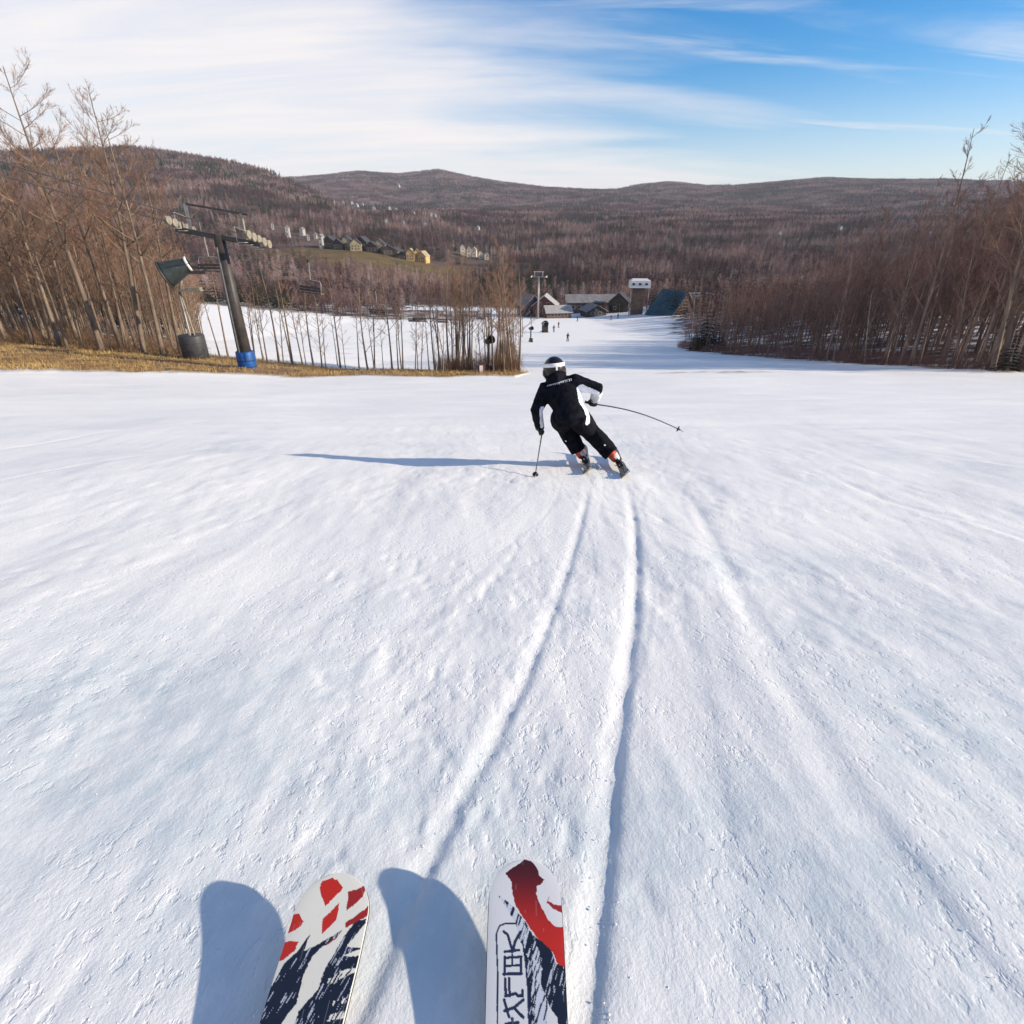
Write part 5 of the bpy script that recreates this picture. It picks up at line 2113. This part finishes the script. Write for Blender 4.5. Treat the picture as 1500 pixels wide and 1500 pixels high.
RED, DRED, BLK, WHT, GRY = (.46, .022, .010), (.28, .018, .014), (.012, .014, .026), (.66, .64, .58), (.50, .53, .60)
ART_L = [('r', [(-0.66, 0.018), (-0.36, 0.012), (-0.09, 0.015), (0.17, 0.028), (-0.2, 0.059)]),
         ('d', [(0.45, 0.038), (0.81, 0.031), (1.0, 0.025), (0.9, 0.038), (0.8, 0.048), (0.44, 0.069)]),
         ('r', [(0.15, 0.062), (0.18, 0.09), (-0.09, 0.113), (-0.15, 0.089)]), ('d', [(1.05, 0.062), (1.05, 0.08), (0.53, 0.102), (0.51, 0.094)]),
         ('r', [(-1.1, 0.082), (-0.87, 0.081), (-0.7, 0.094), (-0.75, 0.102), (-1.1, 0.119)]), ('r', [(-1.1, 0.13), (-0.94, 0.131), (-0.69, 0.131), (-0.71, 0.147), (-0.91, 0.159), (-1.1, 0.162)]),
         ('d', [(0.28, 0.117), (0.3, 0.123), (0.12, 0.135), (0.0, 0.135)]),
         ('k', [(-0.39, 0.113), (-0.53, 0.135), (-0.61, 0.149), (-0.85, 0.166), (-0.94, 0.195), (-1.1, 0.23), (-1.1, 0.40), (-0.6, 0.40), (-0.45, 0.261), (-0.25, 0.232), (-0.28, 0.186), (-0.19, 0.157), (0.01, 0.139), (0.32, 0.12), (0.41, 0.108), (-0.13, 0.135), (-0.44, 0.147)]),
         ('k', [(1.1, 0.084), (0.71, 0.094), (0.51, 0.12), (0.36, 0.149), (0.22, 0.177), (0.18, 0.211), (-0.13, 0.246), (-0.3, 0.40), (1.1, 0.40), (1.1, 0.155), (0.56, 0.155), (1.1, 0.141), (0.63, 0.139), (0.95, 0.1)]),
         ('w', [(1.0, 0.174), (0.65, 0.181), (0.38, 0.195), (0.37, 0.201), (0.55, 0.202), (0.69, 0.193), (1.0, 0.183)]), ('w', [(1.0, 0.224), (0.65, 0.23), (0.65, 0.237), (1.0, 0.232)]),
         ('w', [(1.0, 0.243), (0.68, 0.251), (0.6, 0.261), (1.0, 0.255)])]
ART_R = [('r', [(-0.72, 0.028), (-0.55, 0.018), (-0.1, 0.0), (0.51, 0.004), (0.53, 0.024), (0.49, 0.034), (0.61, 0.043), (0.48, 0.051), (0.35, 0.055), (0.31, 0.07), (0.4, 0.089), (0.61, 0.121), (0.77, 0.132), (1.1, 0.136), (1.1, 0.216), (0.81, 0.2), (0.7, 0.181), (0.43, 0.164), (0.19, 0.144), (-0.06, 0.117), (-0.29, 0.091), (-0.41, 0.047), (-0.53, 0.039)]),
         ('d', [(0.71, 0.074), (0.62, 0.082), (0.76, 0.091), (1.1, 0.093), (1.1, 0.108), (0.79, 0.101), (0.6, 0.087)]),
         ('k', [(0.19, 0.149), (0.43, 0.162), (0.67, 0.179), (0.77, 0.2), (1.1, 0.21), (1.1, 0.40), (0.9, 0.40), (0.76, 0.29), (0.55, 0.268), (0.37, 0.238), (0.41, 0.208), (0.31, 0.173)]),
         ('k', [(-0.02, 0.177), (0.11, 0.198), (0.2, 0.218), (0.15, 0.248), (0.21, 0.276), (0.17, 0.40), (0.07, 0.40), (0.05, 0.248), (-0.01, 0.208)]),
         ('g', [(-0.75, 0.074), (-0.42, 0.089), (-0.06, 0.117), (0.19, 0.151), (0.36, 0.181), (0.41, 0.21), (0.37, 0.238), (0.53, 0.267), (0.48, 0.294), (0.4, .4), (0.2, 0.4), (0.13, 0.248), (0.2, 0.218), (0.05, 0.187), (-0.19, 0.155), (-0.25, 0.128), (-0.45, 0.106)])]
STK = [([(-0.70, 0.40), (-0.72, 0.218), (-0.77, 0.147), (-0.69, 0.132), (-0.54, 0.128), (-0.25, 0.128)], .0017), ([(-0.07, 0.166), (-0.01, 0.198), (0.05, 0.248), (0.07, 0.40)], .0017),
       ([(-0.58, 0.143), (-0.47, 0.149), (-0.37, 0.173), (-0.35, 0.181)], .0027), ([(-0.13, 0.144), (-0.28, 0.162), (-0.33, 0.179)], .0030), ([(-0.54, 0.18), (-0.17, 0.177)], .0026),
       ([(-0.54, 0.189), (-0.55, 0.22)], .0027), ([(-0.13, 0.189), (-0.13, 0.219)], .0027), ([(-0.54, 0.191), (-0.11, 0.189)], .0024), ([(-0.55, 0.205), (-0.12, 0.204)], .0022),
       ([(-0.57, 0.219), (-0.11, 0.218)], .0027), ([(-0.35, 0.186), (-0.35, 0.204)], .0024), ([(-0.53, 0.227), (-0.51, 0.255)], .0029), ([(-0.43, 0.226), (-0.41, 0.255)], .0026),
       ([(-0.52, 0.255), (-0.27, 0.251), (-0.19, 0.255), (-0.09, 0.254)], .0027), ([(-0.09, 0.246), (-0.09, 0.255)], .0027), ([(-0.55, 0.261), (-0.43, 0.287)], .0027),
       ([(-0.54, 0.278), (-0.3, 0.273), (-0.07, 0.261)], .0027), ([(-0.3, 0.274), (-0.08, 0.288)], .0027), ([(-0.5, 0.298), (-0.2, 0.296)], .0027), ([(-0.35, 0.29), (-0.35, 0.32)], .0027)]


def art_colour(u, v, art, strokes, base, seed):
    x = u * SKW / 2
    n = fbm(x / .006, v / .006, seed, 3)
    un, vn = u + .045 * n, v + .004 * fbm(x / .006 + 40, v / .006, seed + 5, 3)
    col = np.empty(u.shape + (4,))
    col[..., 3] = 1
    col[..., :3] = base
    streak = fbm((x + .35 * v) / .0035, (v - .3 * x) / .03, seed + 9, 3)
    for k, poly in art:
        if k in 'rd' and not strokes:            # lattice panels
            ca, cb = sum(p[0] for p in poly) / len(poly), sum(p[1] for p in poly) / len(poly)
            poly = [(ca + 1.16 * (p[0] - ca), cb + 1.16 * (p[1] - cb)) for p in poly]
        mk = in_poly(un, vn, poly)
        c = {'r': RED, 'd': DRED, 'k': BLK, 'w': WHT, 'g': GRY}[k]
        col[mk, :3] = c
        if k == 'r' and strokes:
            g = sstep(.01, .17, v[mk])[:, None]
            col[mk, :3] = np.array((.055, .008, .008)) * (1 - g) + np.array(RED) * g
        if k == 'k':
            col[mk & (streak > .22), :3] = (.42, .45, .52)
        if k in 'gw':
            col[mk & (streak > .05), :3] = BLK
    # beyond the drawn part the ridge pattern goes on to the tail
    rest = v > .40
    r2 = fbm((x + .2 * v) / .02, v / .10, seed + 20, 4)
    col[rest & (r2 > .0), :3] = BLK
    for pts, w in strokes:
        col[stroke(u + .01 * n, v, pts, w), :3] = (.02, .025, .06)
    # scratches and dust
    sc = fbm(x / .0012, v / .05, seed + 30, 2)
    col[sc > .37, :3] = col[sc > .37, :3] * .75 + .10
    return col


def ski_material():
    m = bpy.data.materials.new('printed_topsheet')
    m.use_nodes = True
    t = m.node_tree
    b = t.nodes['Principled BSDF']
    a = N(t, 'ShaderNodeAttribute', attribute_name='print')
    t.links.new(a.outputs['Color'], b.inputs['Base Color'])
    no = N(t, 'ShaderNodeTexNoise')
    no.inputs['Scale'].default_value = 35
    no.inputs['Detail'].default_value = 6
    tc = N(t, 'ShaderNodeTexCoord')
    t.links.new(tc.outputs['Object'], no.inputs['Vector'])
    t.links.new(math_node(t, 'ADD', .22, math_node(t, 'MULTIPLY', no.outputs['Fac'], .22)), b.inputs['Roughness'])
    b.inputs['Coat Weight'].default_value = .3
    b.inputs['Coat Roughness'].default_value = .2
    return m


M_print = ski_material()
M_edge = mat('steel_ski_edge', (.5, .5, .5), .3, metal=1.0)
M_side = mat('cream_ski_sidewall', (.62, .60, .54), .45, .1, 30.0)
M_base = mat('black_ski_base', (.02, .02, .025), .4)


def make_big_ski(label, x0, Y0, dx, art, strokes, base, seed):
    o = thing('ski', label, 'ski', (x0, Y0 - .9, -1.27 - .218 * (Y0 - .9)), 0, 'printed skis in the foreground')
    org = np.array(o.location)
    v = np.concatenate([np.linspace(0.0004, .012, 14), np.linspace(.013, .36, 300), np.linspace(.365, 1.8595, 190)])
    u = np.linspace(-1, 1, 121)
    V, U = np.meshgrid(v, u, indexing='ij')

    def surf(U, V, dz):
        Y = Y0 - V
        return x0 - dx * V + U * ski_w(V), Y, -1.27 - .218 * Y + ski_h(V) + dz
    X, Y, Z = surf(U, V, 0)
    Z = Z - .0012 * U ** 6
    me = grid_mesh('topsheet', X - org[0], Y - org[1], Z - org[2])
    me.flip_normals()
    ca = me.color_attributes.new('print', 'FLOAT_COLOR', 'POINT')
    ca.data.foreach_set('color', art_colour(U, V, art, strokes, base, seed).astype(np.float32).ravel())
    me.materials.append(M_print)
    child('topsheet', me, o)
    # sidewall, edge and base
    vv = np.concatenate([np.linspace(.0004, .1, 40), np.linspace(.11, 1.8595, 90)])
    rings = []
    for (uu, dz) in ((1.0, -.0014), (1.005, -.010), (1.02, -.0105), (1.02, -.0125), (-1.02, -.0125), (-1.02, -.0105), (-1.005, -.010), (-1.0, -.0014)):
        rings.append(np.stack(surf(np.full_like(vv, uu), vv, dz), -1) - org)
    for nm, a, b, mt in (('sidewall', 0, 1, M_side), ('edge', 2, 3, M_edge), ('base', 3, 4, M_base), ('edge', 4, 5, M_edge), ('sidewall', 6, 7, M_side)):
        S = np.stack([rings[a], rings[b]], 1)
        me = grid_mesh(nm, S[..., 0], S[..., 1], S[..., 2])
        me.flip_normals()
        me.materials.append(mt)
        child(nm, me, o)
    # bindings behind the camera
    for nm, vb, sz in (('toe_binding', .88, (.075, .13, .05)), ('heel_binding', 1.22, (.075, .17, .07))):
        m = MB()
        yb = Y0 - vb
        c = Vector((x0 - dx * vb, yb, -1.27 - .218 * yb + .024 + sz[2] / 2)) - Vector(org)
        Mx = Matrix.Rotation(math.atan(-.218), 3, 'X')
        m.box(c, sz, Mx, .8)
        m.box(c + Vector((0, -.02, sz[2] * .6)), (sz[0] * .7, sz[1] * .5, sz[2] * .5), Mx, .7)
        child(nm, m.mesh(nm, M_bootblack), o)
    return o


make_big_ski('ski with red and white lattice tip over black ridges', -.392, .72, 0.0, ART_L, [], (.66, .64, .57), 210)
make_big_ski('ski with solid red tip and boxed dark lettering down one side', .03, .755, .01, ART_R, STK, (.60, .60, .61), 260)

bpy.data.scenes.remove(SCRATCH)
